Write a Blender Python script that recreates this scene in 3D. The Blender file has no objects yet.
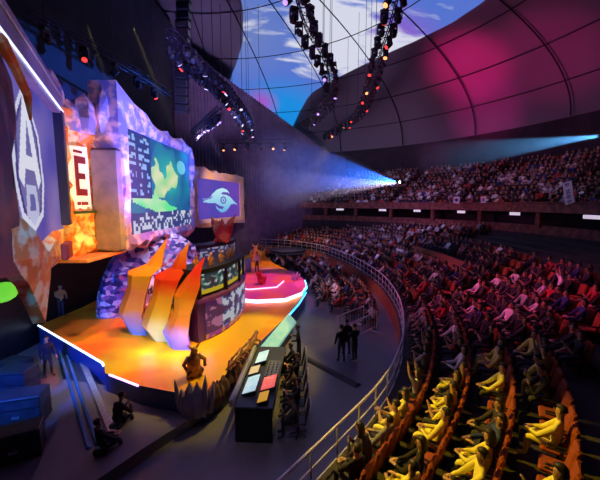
import bpy, bmesh, math, random
import numpy as np
from mathutils import Vector, Matrix, noise as mnoise
R = math.radians
rnd = random.Random(7)
S = bpy.context.scene
COL = S.collection

# ------------------------------------------------------------------ camera, world, exposure
F_PX, PITCH, CAM_H = 330.0, R(6.4), 7.0
cd = bpy.data.cameras.new('camera'); cd.sensor_width = 36; cd.lens = 36 * F_PX / 600; cd.clip_end = 400; cd.clip_start = .05
cam = bpy.data.objects.new('camera', cd); COL.objects.link(cam)
cam.location = (0, 0, CAM_H); cam.rotation_euler = (math.pi / 2 - PITCH, 0, 0)
S.camera = cam
S.view_settings.view_transform = 'Standard'
try: S.view_settings.look = 'None'
except Exception: pass
S.view_settings.gamma = 1; S.view_settings.exposure = 0.0; S.view_settings.use_curve_mapping = False
W = bpy.data.worlds.new('world'); S.world = W; W.use_nodes = True
W.node_tree.nodes['Background'].inputs[0].default_value = (.05, .02, .09, 1)
W.node_tree.nodes['Background'].inputs[1].default_value = .15

def lamp(kind, name, loc, target, color, power, size=.3, angle=40, blend=.5, sy=None, vis=True):
    l = bpy.data.lights.new(name, kind); l.color = color; l.energy = power
    if kind == 'SPOT': l.spot_size = R(angle); l.spot_blend = blend; l.shadow_soft_size = size
    elif kind == 'AREA':
        l.size = size
        if sy: l.shape = 'RECTANGLE'; l.size_y = sy
    else: l.shadow_soft_size = size
    o = bpy.data.objects.new(name, l); COL.objects.link(o); o.location = loc
    d = Vector(target) - Vector(loc); o.rotation_euler = d.to_track_quat('-Z', 'Y').to_euler()
    return o
# stage wash
lamp('SPOT', 'stage_wash_amber', (-3, 8, 15), (-7.6, 14.6, 1), (1, .60, .14), 5200, .4, 36, .5)
lamp('SPOT', 'stage_wash_yellow', (2, 16, 15), (-2.8, 13.5, 1), (1, .72, .1), 6500, .3, 32, .4)
lamp('SPOT', 'stage_wash_red', (-4, 16, 14), (-10.5, 15.5, 1), (1, .08, .12), 7500, .3, 34, .6)
lamp('SPOT', 'stage_wash_pink', (0, 27, 14), (-3, 23, 1), (1, .12, .6), 6500, .3, 36, .5)
lamp('SPOT', 'runway_yellow', (3, 33, 13), (-3.5, 31, 1), (1, .6, .12), 4000, .3, 26, .4)
lamp('SPOT', 'floor_pool_yellow', (2, 20, 14), (-.2, 17.5, 0), (1, .62, .12), 2800, .3, 26, .8)
lamp('SPOT', 'rock_wash_orange', (-2, 10, 4), (-9.3, 14, 7.5), (1, .50, .08), 3600, .4, 44, .7)
lamp('SPOT', 'rock_wash_violet', (-1, 14, 15), (-8.4, 19, 10), (.5, .42, 1), 4200, .4, 60, .7)
lamp('SPOT', 'far_screen_wash', (-4, 30, 11), (-9, 37, 7), (1, .65, .6), 2600, .4, 60, .7)
lamp('SPOT', 'crystal_wash', (-2, 18, 11), (-9, 18, 3), (.85, .6, 1), 1900, .3, 46, .7)
lamp('SPOT', 'booth_wash', (0, 15, 9), (-6, 18, 2), (.8, .8, 1), 350, .3, 40, .7)
lamp('SPOT', 'low_step_yellow', (3, 12, 12), (-1.6, 12.2, .3), (1, .72, .05), 2600, .2, 10, .3)
lamp('SPOT', 'side_blue', (-9.5, 6.5, 4), (-9.5, 13, .6), (.02, .12, 1), 2600, .2, 62, .7)
lamp('SPOT', 'beam_violet_wash', (-3, 12, 5), (-8.4, 11, 10.8), (.55, .4, 1), 900, .3, 50, .7)
lamp('POINT', 'flame_foot_blue', (-6.2, 12.9, 1.5), (0, 0, 0), (.15, .5, 1), 32, .1)
lamp('POINT', 'flame_foot_white', (-4.9, 12.5, 1.6), (0, 0, 0), (.5, .7, 1), 24, .1)
lamp('POINT', 'flame_foot_magenta', (-3.7, 12.8, 1.5), (0, 0, 0), (1, .05, .7), 30, .1)
# audience
lamp('SPOT', 'audience_yellow', (-5, 12, 13), (3.0, 6.6, 1.8), (1, .66, .0), 10000, .25, 23, .35)
lamp('SPOT', 'audience_red', (-5, 22, 14), (9.5, 14.5, 2.8), (1, .035, .20), 11000, .3, 31, 1)
lamp('SPOT', 'audience_pink_middle', (-5, 26, 14), (7.5, 21, 2), (1, .14, .34), 5200, .3, 44, .7)
lamp('SPOT', 'audience_pink_floor', (-6, 22, 12), (2.8, 23.5, 0.5), (1, .5, .62), 3800, .25, 22, .5)
lamp('SPOT', 'audience_far_orange', (-4, 30, 13), (0, 41, 1.6), (1, .45, .35), 6000, .3, 34, .7)
lamp('SPOT', 'audience_far_violet', (-4, 24, 15), (8, 36, 3), (.75, .35, 1), 3600, .3, 50, .7)
lamp('SPOT', 'balcony_violet', (-6, 24, 14), (14, 40, 9.5), (.55, .4, 1), 2600, .3, 44, .8)
lamp('SPOT', 'balcony_amber', (-4, 20, 14), (21, 28, 9), (.8, .5, .45), 1100, .3, 34, .8)
lamp('SPOT', 'gallery_blue', (2, 20, 6), (13, 27, 4.4), (.1, .2, 1), 350, .2, 20, .8)
lamp('AREA', 'ambient_violet', (-2, 18, 18), (1, 17, 0), (.42, .2, .75), 430, 16)
lamp('SPOT', 'floor_blue', (-4, 4, 9), (-12, 13.5, 0), (.05, .3, 1), 3600, .3, 36, .6)
lamp('SPOT', 'floor_front_grey', (-1, 7, 12), (0, 8.5, 0), (.62, .62, .9), 420, .3, 42, .8)
# dome and drape
lamp('SPOT', 'dome_spot_magenta', (4, 26, 8), (19.6, 41, 23), (1, .01, .22), 38000, 1.2, 25, 1)
lamp('SPOT', 'dome_spot_magenta', (6, 26, 8), (22.8, 43, 18.3), (1, .02, .35), 15000, 1.2, 24, 1)
lamp('SPOT', 'dome_spot_magenta', (6, 26, 8), (25, 35, 22), (1, .03, .3), 8000, .3, 30, 1)
lamp('SPOT', 'dome_wash_plum', (0, 22, 9), (22, 40, 20), (.8, .12, .35), 4500, 1, 90, 1)
lamp('SPOT', 'dome_wash_lilac', (-2, 24, 9), (4, 56, 20), (.55, .4, .75), 9000, 1, 70, 1)
lamp('SPOT', 'dome_wash_left', (-6, 24, 10), (-12, 48, 27), (.6, .4, .8), 13000, 1, 50, 1)
lamp('SPOT', 'drape_wash', (-7, 26, 3), (-8, 44, 12), (.7, .3, .8), 11000, .6, 80, 1)
lamp('SPOT', 'rig_blue', (-5, 14, 6), (-13, 24, 19), (.1, .14, .9), 9000, 1, 90, 1)

# ------------------------------------------------------------------ materials
MATS = {}
def mat(name, color=(.5, .5, .5), rough=.6, metal=0, emit=None, power=0, noise=None, objcolor=False, attr=None, bump=0, spec=None):
    """noise = (scale, colour2, low, high) mixes a second colour by noise; attr = colour attribute name"""
    if name in MATS: return MATS[name]
    m = bpy.data.materials.new(name); m.use_nodes = True; nt = m.node_tree; b = nt.nodes['Principled BSDF']
    b.inputs['Base Color'].default_value = (*color, 1); b.inputs['Roughness'].default_value = rough; b.inputs['Metallic'].default_value = metal
    if spec is not None: b.inputs['Specular IOR Level'].default_value = spec
    src = None
    if objcolor:
        n = nt.nodes.new('ShaderNodeObjectInfo'); src = n.outputs['Color']
    if attr:
        n = nt.nodes.new('ShaderNodeAttribute'); n.attribute_name = attr; src = n.outputs['Color']
    if noise:
        tc = nt.nodes.new('ShaderNodeTexCoord'); nz = nt.nodes.new('ShaderNodeTexNoise'); nz.inputs['Scale'].default_value = noise[0]; nz.inputs['Detail'].default_value = 4
        nt.links.new(tc.outputs['Object'], nz.inputs['Vector'])
        mr = nt.nodes.new('ShaderNodeMapRange'); mr.inputs[1].default_value = noise[2]; mr.inputs[2].default_value = noise[3]; nt.links.new(nz.outputs['Fac'], mr.inputs[0])
        mx = nt.nodes.new('ShaderNodeMix'); mx.data_type = 'RGBA'; nt.links.new(mr.outputs[0], mx.inputs[0])
        mx.inputs[6].default_value = (*color, 1); mx.inputs[7].default_value = (*noise[1], 1)
        if src: nt.links.new(src, mx.inputs[6])
        src = mx.outputs[2]
        if bump:
            bp = nt.nodes.new('ShaderNodeBump'); bp.inputs['Strength'].default_value = bump; nt.links.new(nz.outputs['Fac'], bp.inputs['Height']); nt.links.new(bp.outputs[0], b.inputs['Normal'])
    if src:
        nt.links.new(src, b.inputs['Base Color'])
    if emit is not None:
        b.inputs['Emission Color'].default_value = (*emit, 1); b.inputs['Emission Strength'].default_value = power
    elif power and src:
        nt.links.new(src, b.inputs['Emission Color']); b.inputs['Emission Strength'].default_value = power
        b.inputs['Base Color'].default_value = (.02, .02, .02, 1)
        for l in list(nt.links):
            if l.to_socket == b.inputs['Base Color']: nt.links.remove(l)
    MATS[name] = m
    return m
M_black = mat('black_metal', (.012, .012, .014), .45)
M_dark = mat('dark_painted', (.03, .025, .04), .6, noise=(3, (.05, .04, .06), .4, .6))
M_truss = mat('truss_metal', (.05, .045, .06), .4, .6)
M_steel = mat('brushed_steel', (.55, .55, .6), .35, .7, noise=(9, (.42, .42, .48), .4, .6))
M_rail = mat('rail_paint', (.62, .6, .66), .4, .2)
M_floor = mat('arena_floor', (.17, .155, .18), .42, noise=(.8, (.13, .12, .145), .35, .65))
M_tier = mat('terrace_concrete', (.035, .03, .034), .8, noise=(2, (.05, .04, .045), .4, .6))
M_brown = mat('brown_wood', (.30, .105, .055), .55, noise=(2.5, (.22, .075, .04), .4, .6))
M_fascia = mat('fascia_wood', (.30, .11, .07), .55, noise=(2.5, (.15, .05, .045), .4, .6))
M_wall = mat('wall_plaster', (.05, .04, .055), .9, noise=(.6, (.035, .03, .04), .4, .6))
M_drape = mat('drape_cloth', (.16, .11, .19), .95, noise=(1.2, (.11, .08, .14), .35, .65))
M_dome = mat('dome_panel', (.26, .24, .28), .8, noise=(.15, (.22, .2, .24), .3, .7))
M_rib = mat('dome_rib', (.015, .012, .02), .7)
M_seat = mat('seat_fabric', (.36, .065, .018), .85, noise=(14, (.26, .045, .012), .4, .6))
M_skin = mat('skin', (.50, .29, .20), .6)
M_cloth = mat('shirt_cloth', objcolor=True, rough=.85)
M_pants = mat('trouser_cloth', (.035, .035, .05), .85, noise=(6, (.06, .06, .08), .4, .6))
M_hair = mat('hair', (.02, .014, .01), .5, noise=(30, (.035, .024, .016), .4, .6))
M_crowd = mat('crowd_cloth', attr='tone', rough=.85)
M_white = mat('white_board', (.75, .73, .8), .6)
M_phone = mat('phone_screen', (.1, .1, .1), emit=(.7, .85, 1), power=4)

# ------------------------------------------------------------------ mesh builder
class MB:
    def __init__(s): s.v = []; s.f = []; s.m = []; s.sm = []
    def add(s, vs, fs, mi=0, smooth=False):
        o = len(s.v); s.v += [tuple(p) for p in vs]
        for f in fs: s.f.append(tuple(i + o for i in f)); s.m.append(mi); s.sm.append(smooth)
        return s
    def box(s, c, d, mi=0, M=None, bev=0):
        x, y, z = (k / 2 for k in d)
        if bev:
            b = min(bev, x * .9, y * .9, z * .9); vs = []; 
            for sz in (-1, 1):
                for ins in ((b, 0), (0, b)) if sz < 0 else ((0, b), (b, 0)):
                    i, zz = ins
                    for (px, py) in ((1, -1), (1, 1), (-1, 1), (-1, -1)):
                        a = (px * (x - i), py * (y - i - b)); e = (px * (x - i - b), py * (y - i))
                        q = (a, e) if px * py > 0 else (e, a)
                        for w in q: vs.append((w[0], w[1], sz * (z - zz)))
            fs = []
            for k in range(3):
                for i in range(8): fs.append((k * 8 + i, k * 8 + (i + 1) % 8, k * 8 + 8 + (i + 1) % 8, k * 8 + 8 + i))
            fs.append(tuple(reversed(range(8)))); fs.append(tuple(range(24, 32)))
        else:
            vs = [(-x, -y, -z), (x, -y, -z), (x, y, -z), (-x, y, -z), (-x, -y, z), (x, -y, z), (x, y, z), (-x, y, z)]
            fs = [(3, 2, 1, 0), (4, 5, 6, 7), (0, 1, 5, 4), (1, 2, 6, 5), (2, 3, 7, 6), (3, 0, 4, 7)]
        vs = [Vector(p) for p in vs]
        if M is not None: vs = [M @ p for p in vs]
        vs = [p + Vector(c) for p in vs]
        return s.add(vs, fs, mi)
    def tube(s, pts, r, n=8, mi=0, closed=False, smooth=True):
        pts = [Vector(p) for p in pts]; rs = r if isinstance(r, (list, tuple)) else [r] * len(pts); vs = []; fs = []; N = len(pts)
        up = None
        for i, p in enumerate(pts):
            if closed: t = pts[(i + 1) % N] - pts[i - 1]
            else: t = pts[min(i + 1, N - 1)] - pts[max(i - 1, 0)]
            if t.length < 1e-9: t = Vector((0, 0, 1))
            t.normalize()
            if up is None: up = Vector((0, 0, 1)) if abs(t.z) < .9 else Vector((1, 0, 0))
            a = t.cross(up)
            if a.length < 1e-4: a = t.cross(Vector((.3, 1, .2)))
            a.normalize(); b = a.cross(t).normalized(); up = b
            for k in range(n):
                an = 2 * math.pi * k / n; vs.append(p + (a * math.cos(an) + b * math.sin(an)) * rs[i])
        for i in range(N if closed else N - 1):
            for k in range(n):
                j = (i + 1) % N
                fs.append((i * n + k, i * n + (k + 1) % n, j * n + (k + 1) % n, j * n + k))
        if not closed: fs.append(tuple(reversed(range(n)))); fs.append(tuple(range((N - 1) * n, N * n)))
        return s.add(vs, fs, mi, smooth)
    def prism(s, poly, z0, z1, mi=0, mtop=None):
        n = len(poly); vs = [(x, y, z0) for x, y in poly] + [(x, y, z1) for x, y in poly]
        s.add(vs, [tuple(reversed(range(n)))] + [(i, (i + 1) % n, n + (i + 1) % n, n + i) for i in range(n)], mi)
        s.add([(x, y, z1) for x, y in poly], [tuple(range(n))], mi if mtop is None else mtop)
        return s
    def ell(s, c, r, n=10, m=7, mi=0, M=None):
        vs = [Vector((0, 0, -r[2]))]; fs = []
        for j in range(1, m):
            ph = -math.pi / 2 + math.pi * j / m
            for i in range(n):
                a = 2 * math.pi * i / n; vs.append(Vector((r[0] * math.cos(ph) * math.cos(a), r[1] * math.cos(ph) * math.sin(a), r[2] * math.sin(ph))))
        vs.append(Vector((0, 0, r[2])))
        for i in range(n): fs.append((0, 1 + (i + 1) % n, 1 + i)); fs.append((len(vs) - 1, 1 + (m - 2) * n + i, 1 + (m - 2) * n + (i + 1) % n))
        for j in range(m - 2):
            for i in range(n): fs.append((1 + j * n + i, 1 + j * n + (i + 1) % n, 1 + (j + 1) * n + (i + 1) % n, 1 + (j + 1) * n + i))
        if M is not None: vs = [M @ p for p in vs]
        return s.add([p + Vector(c) for p in vs], fs, mi, True)
    def lathe(s, prof, c=(0, 0, 0), n=16, mi=0):
        vs = []; fs = []
        for (r, z) in prof:
            for i in range(n): a = 2 * math.pi * i / n; vs.append((c[0] + r * math.cos(a), c[1] + r * math.sin(a), c[2] + z))
        k = len(prof)
        for j in range(k - 1):
            for i in range(n): fs.append((j * n + i, j * n + (i + 1) % n, (j + 1) * n + (i + 1) % n, (j + 1) * n + i))
        fs.append(tuple(reversed(range(n)))); fs.append(tuple(range((k - 1) * n, k * n)))
        return s.add(vs, fs, mi, n > 8)
    def mesh(s, name, mats):
        me = bpy.data.meshes.new(name); me.from_pydata(s.v, [], s.f)
        for m in (mats if isinstance(mats, (list, tuple)) else [mats]): me.materials.append(m)
        me.polygons.foreach_set('material_index', s.m); me.polygons.foreach_set('use_smooth', s.sm); me.update()
        return me
    def obj(s, name, mats, parent=None, loc=(0, 0, 0), rz=0):
        o = bpy.data.objects.new(name, s.mesh(name, mats)); COL.objects.link(o); o.location = loc; o.rotation_euler = (0, 0, rz)
        if parent is not None: o.parent = parent
        return o
def tag(o, label, cat, group=None, kind=None):
    if label: o['label'] = label
    if cat: o['category'] = cat
    if group: o['group'] = group
    if kind: o['kind'] = kind
    return o
def struct(o): o['kind'] = 'structure'; return o
def empty(name, loc=(0, 0, 0), rz=0, rot=None):
    o = bpy.data.objects.new(name, None); COL.objects.link(o); o.location = loc; o.rotation_euler = rot or (0, 0, rz); o.empty_display_size = .1
    return o
def thing(name, label, cat, loc=(0, 0, 0), rz=0, group=None, rot=None): return tag(empty(name, loc, rz, rot), label, cat, group)
KIDS = {}
def kids(o): return [c for c in KIDS.get(o.name, [])] or [c for c in o.children]
def dup(root, loc, rz=0, label=None, group=None, rot=None, color=None):
    r = root.copy(); COL.objects.link(r); r.location = loc; r.rotation_euler = rot or (0, 0, rz)
    if label: r['label'] = label
    if group: r['group'] = group
    if color: r.color = (*color, 1)
    for ch in kids(root):
        c = ch.copy(); COL.objects.link(c); c.parent = r
        if color and not ch.get('own'): c.color = (*color, 1)
        for g in ch.children:
            d = g.copy(); COL.objects.link(d); d.parent = c
    return r

# ------------------------------------------------------------------ the curve of the railing and the terraces
def catmull(P, n=24):
    out = []
    P = [2 * Vector(P[0]) - Vector(P[1])] + [Vector(p) for p in P] + [2 * Vector(P[-1]) - Vector(P[-2])]
    for i in range(1, len(P) - 2):
        for k in range(n):
            t = k / n; a, b, c, d = P[i - 1], P[i], P[i + 1], P[i + 2]
            out.append(.5 * ((2 * b) + (c - a) * t + (2 * a - 5 * b + 4 * c - d) * t * t + (3 * b - a - 3 * c + d) * t ** 3))
    out.append(P[-2]); return out
RC = catmull([(-1.6, 4.2), (.44, 6.68), (2.11, 8.8), (3.25, 10.8), (4.3, 13.5), (5.35, 18), (5.75, 23.5), (5.2, 29.5), (3.9, 35.5), (1.9, 40.5), (-1.5, 44.3), (-6, 46.5)], 12)
def resample(P, step):
    out = [P[0].copy()]; acc = 0
    for a, b in zip(P, P[1:]):
        L = (b - a).length
        while acc + L >= step:
            t = (step - acc) / L; a = a + (b - a) * t; out.append(a.copy()); L = (b - a).length; acc = 0
        acc += L
    return out
RCs = resample(RC, .5)
def offs(P, d):
    out = []
    for i, p in enumerate(P):
        t = (P[min(i + 1, len(P) - 1)] - P[max(i - 1, 0)]).normalized(); out.append(p + Vector((t.y, -t.x)) * d)
    return out
ROW0, PITCHR, Z0, DZ, NR = .45, 1.02, 1.0, .27, 12
def row_z(i): return Z0 + DZ * i

# ------------------------------------------------------------------ structure: floor, terraces, balcony, walls, dome
struct(MB().prism([(-40, -4), (40, -4), (40, 66), (-40, 66)], -.3, 0).obj('floor', M_floor))
tb = MB()
for i in range(NR + 1):
    a = offs(RCs, 0 if i == 0 else ROW0 + PITCHR * i - .1); b = offs(RCs, ROW0 + PITCHR * (i + 1) - .1 + (0 if i < NR else 3)); z = row_z(i); zp = 0 if i == 0 else row_z(i - 1)
    n = len(a)
    vs = [(p.x, p.y, zp) for p in a] + [(p.x, p.y, z) for p in a] + [(p.x, p.y, z) for p in b]
    tb.add(vs, [(k + 1, k, n + k, n + k + 1) for k in range(n - 1)], 1 if i == 0 else 0)
    tb.add(vs, [(n + k + 1, n + k, 2 * n + k, 2 * n + k + 1) for k in range(n - 1)], 0)
struct(tb.obj('floor', [M_tier, M_brown]))['label'] = 'stepped dark terraces of the lower stand'

BC = Vector((-11, 22)); BR = 30.0
def arc(r, a0, a1, n): return [BC + Vector((math.cos(R(a0 + (a1 - a0) * k / n)), math.sin(R(a0 + (a1 - a0) * k / n)))) * r for k in range(n + 1)]
def ring(mb, prof, a0, a1, n=72, mi=0):
    """sweep a closed profile [(radius, z)] round the bowl's centre"""
    k = len(prof); vs = []
    for j in range(n + 1):
        a = R(a0 + (a1 - a0) * j / n)
        for (r, z) in prof: vs.append((BC.x + r * math.cos(a), BC.y + r * math.sin(a), z))
    fs = [(j * k + i, (j + 1) * k + i, (j + 1) * k + (i + 1) % k, j * k + (i + 1) % k) for j in range(n) for i in range(k)]
    fs += [tuple(range(k)), tuple(reversed(range(n * k, n * k + k)))]
    mb.add(vs, fs, mi)
A0, A1 = -22, 68
NB, BZ, BDZ, BP = 12, 6.35, .46, .93
bprof = [(BR - .1, 6.3)]
for i in range(NB): bprof += [(BR + .3 + BP * i, BZ + BDZ * i - (.1 if i == 0 else 0)), (BR + .3 + BP * (i + 1), BZ + BDZ * i)]
bprof += [(BR + .3 + BP * NB, 6.3)]
mb = MB(); ring(mb, bprof, A0, A1); struct(mb.obj('floor', M_tier))['label'] = 'raked dark balcony deck'
mb = MB(); ring(mb, [(BR - .3, 6.28), (BR - .3, 6.95), (BR - .42, 7.0), (BR - .42, 7.08), (BR + .02, 7.08), (BR + .02, 6.28)], A0, A1)
struct(mb.obj('trim_1', M_fascia))['label'] = 'reddish brown balcony front'
mb = MB(); ring(mb, [(BR + .6, 4.4), (BR + .6, 5.2), (BR + .8, 5.2), (BR + .8, 4.4)], A0, A1)
struct(mb.obj('trim_2', M_fascia))['label'] = 'low brown wall of the gallery under the balcony'
mb = MB(); ring(mb, [(BR + 3.4, 0), (BR + 3.4, 6.2), (BR + 3.7, 6.2), (BR + 3.7, 0)], A0, A1)
struct(mb.obj('wall_back', M_wall))
mb = MB(); ring(mb, [(BR + .5, 3.2), (BR + .5, 4.5), (BR + 3.6, 4.5), (BR + 3.6, 3.2)], A0, A1)
struct(mb.obj('floor', M_tier))['label'] = 'gallery deck under the balcony'
# upper wall between the last balcony row and the dome rim
DR, DZ0, DH = 42.0, 16.0, 14.0
mb = MB(); ring(mb, [(BR + .3 + BP * NB, 10), (BR + .3 + BP * NB + .2, 12.2), (DR - .3, 14.4), (DR - .3, 16.0), (DR + .3, 16.0), (DR + .3, 10)], -40, 110, 96)
struct(mb.obj('wall_upper', M_wall))
for k, a in enumerate((-2, 8.5, 20, 31, 42, 52, 61)):
    p = arc(BR + .55, a, a, 1)[0]
    struct(MB().box((0, 0, 1.25), (.4, .45, 1.3), bev=.03).obj('pillar', M_fascia, loc=(p.x, p.y, 4.4), rz=R(a)))
# dome
def dome_pt(az, el, k=1.0): return Vector((BC.x + DR * k * math.cos(el) * math.cos(az), BC.y + DR * k * math.cos(el) * math.sin(az), DZ0 + DH * k * math.sin(el)))
mb = MB(); NA, NE = 96, 20
vs = [dome_pt(2 * math.pi * i / NA, math.pi / 2 * j / NE) for j in range(NE) for i in range(NA)] + [dome_pt(0, math.pi / 2)]
fs = [(j * NA + i, (j + 1) * NA + i, (j + 1) * NA + (i + 1) % NA, j * NA + (i + 1) % NA) for j in range(NE - 1) for i in range(NA)] + [((NE - 1) * NA + i, NE * NA, (NE - 1) * NA + (i + 1) % NA) for i in range(NA)]
mb.add(vs, fs, 0, True); struct(mb.obj('ceiling', M_dome))
for k in range(24):
    az = R(k * 15 + 4)
    if math.sin(az - R(-30)) < -.2: continue
    struct(MB().tube([dome_pt(az, R(e), .984) for e in range(0, 86, 4)], .07, 6).obj('trim_rib', M_rib))
for e in (14, 27, 39, 51, 64):
    struct(MB().tube([dome_pt(R(a), R(e), .984) for a in range(-60, 180, 4)], .05, 6).obj('trim_seam', M_rib))
# sky projected on the dome, its light put into a glowing patch
poly = [(-6.0, 30), (-6.4, 39.8), (-7.3, 44.8), (-8.9, 48.9), (-11, 53), (-9.8, 56.3), (-7.4, 58.5), (-1.8, 61.1), (-1.1, 60.7), (-.5, 58.5), (1.6, 53.7), (4.4, 50.6), (6.9, 47.9), (9.6, 44.8), (11.5, 42.4), (13.2, 40.3), (15.6, 36.6), (17.3, 32.3), (17.5, 27), (8, 24)]
cx, cy = 2.0, 42.0; ringn = 96
def ray_poly(a):
    d = Vector((math.cos(a), math.sin(a))); best = 0
    for i in range(len(poly)):
        p, q = Vector(poly[i]), Vector(poly[(i + 1) % len(poly)]); e = q - p; w = p - Vector((cx, cy)); den = d.x * e.y - d.y * e.x
        if abs(den) < 1e-9: continue
        t = (w.x * e.y - w.y * e.x) / den; u = (w.x * d.y - w.y * d.x) / den
        if t > 0 and 0 <= u <= 1: best = max(best, t)
    return best
def on_dome(x, y, k=.99):
    q = ((x - BC.x) ** 2 + (y - BC.y) ** 2) / (DR * k) ** 2
    return Vector((x, y, DZ0 + DH * k * math.sqrt(max(0, 1 - q))))
mb = MB(); vs = [on_dome(cx, cy)]; NR2 = 24
for j in range(1, NR2 + 1):
    for i in range(ringn):
        a = 2 * math.pi * i / ringn; t = ray_poly(a) * j / NR2; vs.append(on_dome(cx + t * math.cos(a), cy + t * math.sin(a)))
fs = [(0, 1 + (i + 1) % ringn, 1 + i) for i in range(ringn)] + [(1 + j * ringn + i, 1 + j * ringn + (i + 1) % ringn, 1 + (j + 1) * ringn + (i + 1) % ringn, 1 + (j + 1) * ringn + i) for j in range(NR2 - 1) for i in range(ringn)]
mb.add(vs, fs, 0, True)
ms = bpy.data.materials.new('sky_projection'); ms.use_nodes = True; nt = ms.node_tree; b = nt.nodes['Principled BSDF']
tc = nt.nodes.new('ShaderNodeTexCoord')
def nmath(op, a, bb=None, clamp=False):
    n = nt.nodes.new('ShaderNodeMath'); n.operation = op; n.use_clamp = clamp
    for k, v in enumerate((a, bb)):
        if v is None: continue
        if hasattr(v, 'links'): nt.links.new(v, n.inputs[k])
        else: n.inputs[k].default_value = v
    return n.outputs[0]
sp = nt.nodes.new('ShaderNodeSeparateXYZ'); nt.links.new(tc.outputs['Object'], sp.inputs[0])
def blob(x, y, r):
    dx = nmath('SUBTRACT', sp.outputs[0], x); dy = nmath('SUBTRACT', sp.outputs[1], y)
    d = nmath('SQRT', nmath('ADD', nmath('MULTIPLY', dx, dx), nmath('MULTIPLY', dy, dy)))
    return nmath('SUBTRACT', 1, nmath('DIVIDE', d, r), True)
nz = nt.nodes.new('ShaderNodeTexNoise'); nz.inputs['Scale'].default_value = .22; nz.inputs['Detail'].default_value = 7; nz.inputs['Distortion'].default_value = .5
mp = nt.nodes.new('ShaderNodeMapping'); mp.inputs['Rotation'].default_value = (0, 0, .5); mp.inputs['Scale'].default_value = (.8, 1.9, .8)
nt.links.new(tc.outputs['Object'], mp.inputs[0]); nt.links.new(mp.outputs[0], nz.inputs['Vector'])
cl = nmath('ADD', nz.outputs['Fac'], nmath('MULTIPLY', blob(4.5, 42.5, 12), .42)); cl = nmath('SUBTRACT', cl, nmath('MULTIPLY', blob(-6, 58, 13), .5))
mr = nt.nodes.new('ShaderNodeMapRange'); mr.inputs[1].default_value = .60; mr.inputs[2].default_value = .74; nt.links.new(cl, mr.inputs[0])
def mix(f, a, bb):
    n = nt.nodes.new('ShaderNodeMix'); n.data_type = 'RGBA'; nt.links.new(f, n.inputs[0])
    for k, v in ((6, a), (7, bb)):
        if hasattr(v, 'links'): nt.links.new(v, n.inputs[k])
        else: n.inputs[k].default_value = (*v, 1)
    return n.outputs[2]
c1 = mix(nmath('MULTIPLY', blob(-2, 59, 9), 1.6, True), (.10, .20, .72), (.01, .30, .85))
c1 = mix(nmath('MULTIPLY', blob(-8, 43, 10), 1.4, True), c1, (.16, .24, .62))
c1 = mix(nmath('MULTIPLY', blob(-6.2, 56.5, 3.2), 1.0, True), c1, (.45, .10, .65))
c1 = mix(nmath('MULTIPLY', blob(11, 41, 6), 1.4, True), c1, (.28, .14, .70))
c1 = mix(mr.outputs[0], c1, (.78, .80, .95))
nt.links.new(c1, b.inputs['Emission Color']); b.inputs['Emission Strength'].default_value = .85; b.inputs['Base Color'].default_value = (.05, .05, .05, 1)
tag(mb.obj('sky_projection_patch', ms), 'glowing patch of projected blue sky with white clouds on the dome ceiling', 'screen')
# side wall and raked drape behind the stage
def vslab(name, a, b, z0, za, zb, th, m, folds=0):
    a, b = Vector(a), Vector(b); d = b - a; n = Vector((d.y, -d.x)).normalized(); K = max(1, folds * 4) if folds else 1; f = []; g = []
    mbb = MB(); vs = []
    for k in range(K + 1):
        t = k / K; p = a + d * t; w = (math.sin(k * math.pi / 2) * .12 if folds else 0)
        q = p + n * w; r_ = p - n * th; zt = za + (zb - za) * t
        vs += [(q.x, q.y, z0), (q.x, q.y, zt), (r_.x, r_.y, zt), (r_.x, r_.y, z0)]
    fs = []
    for k in range(K):
        o = 4 * k
        for i in range(4): fs.append((o + i, o + 4 + i, o + 4 + (i + 1) % 4, o + (i + 1) % 4))
    fs += [(0, 1, 2, 3), tuple(4 * K + i for i in (3, 2, 1, 0))]
    mbb.add(vs, fs, 0); return mbb.obj(name, m)
struct(vslab('wall_left', (-14.5, -4), (-14.5, 40), 0, 27, 27, .3, M_wall))
struct(vslab('wall_drape', (-14.3, 39), (5.4, 55.6), 0, 25.2, 14.8, .3, M_drape, 60))['label'] = 'violet drape wall behind the stage'
struct(vslab('wall_far', (5.4, 55.6), (8, 58.5), 0, 15, 15, .3, M_drape, 8))

# ------------------------------------------------------------------ stage platform
def prismobj(name, poly, z0, z1, mats, parent=None, mtop=None):
    return MB().prism(poly, z0, z1, 0, mtop).obj(name, mats, parent)
M_stage = mat('stage_top', (1.0, .25, .01), .55, spec=.2, noise=(.30, (1.0, .56, .01), .46, .60))
M_stage_side = mat('stage_side_blue_lit', (.05, .07, .28), .35)  # blue light on the side face is put into this base colour
M_tier_low = mat('low_tier', (.20, .18, .22), .5, noise=(.7, (.15, .14, .18), .4, .6))
M_pinktop = mat('pink_top', (.85, .16, .35), .35, noise=(.6, (1, .3, .12), .45, .6))
M_ledw = mat('led_white', (.8, .8, .9), emit=(.45, .62, 1), power=3.5)
M_ledp = mat('led_pink', (.8, .5, .9), emit=(1, .45, .9), power=2.6)
M_ledc = mat('led_cyan', (.3, .8, .9), emit=(.05, .55, 1), power=2.6)
M_ledpan = mat('led_panel', (.3, .6, .5), emit=(.18, .62, .58), power=.55, noise=(6, (.6, .9, .6), .4, .6))
stage = thing('stage', 'angular orange stage platform with glowing edge strips in front of the giant screens', 'stage', (-8, 16, 0))
def P3(poly): return [(x + 8, y - 16) for x, y in poly]
main = [(-12.9, 15.7), (-7.4, 11.85), (-6.9, 11.1), (-5.3, 10.3), (-3.9, 9.9), (-3.0, 9.9), (-2.25, 12.1), (-.9, 16.4), (-.1, 19.5), (.35, 22), (.2, 25), (-1.0, 29), (-2.6, 32.5), (-3.9, 37), (-4.6, 42), (-5.6, 42), (-6.5, 34), (-7.5, 30), (-13, 30), (-12.6, 18.5)]
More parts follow.
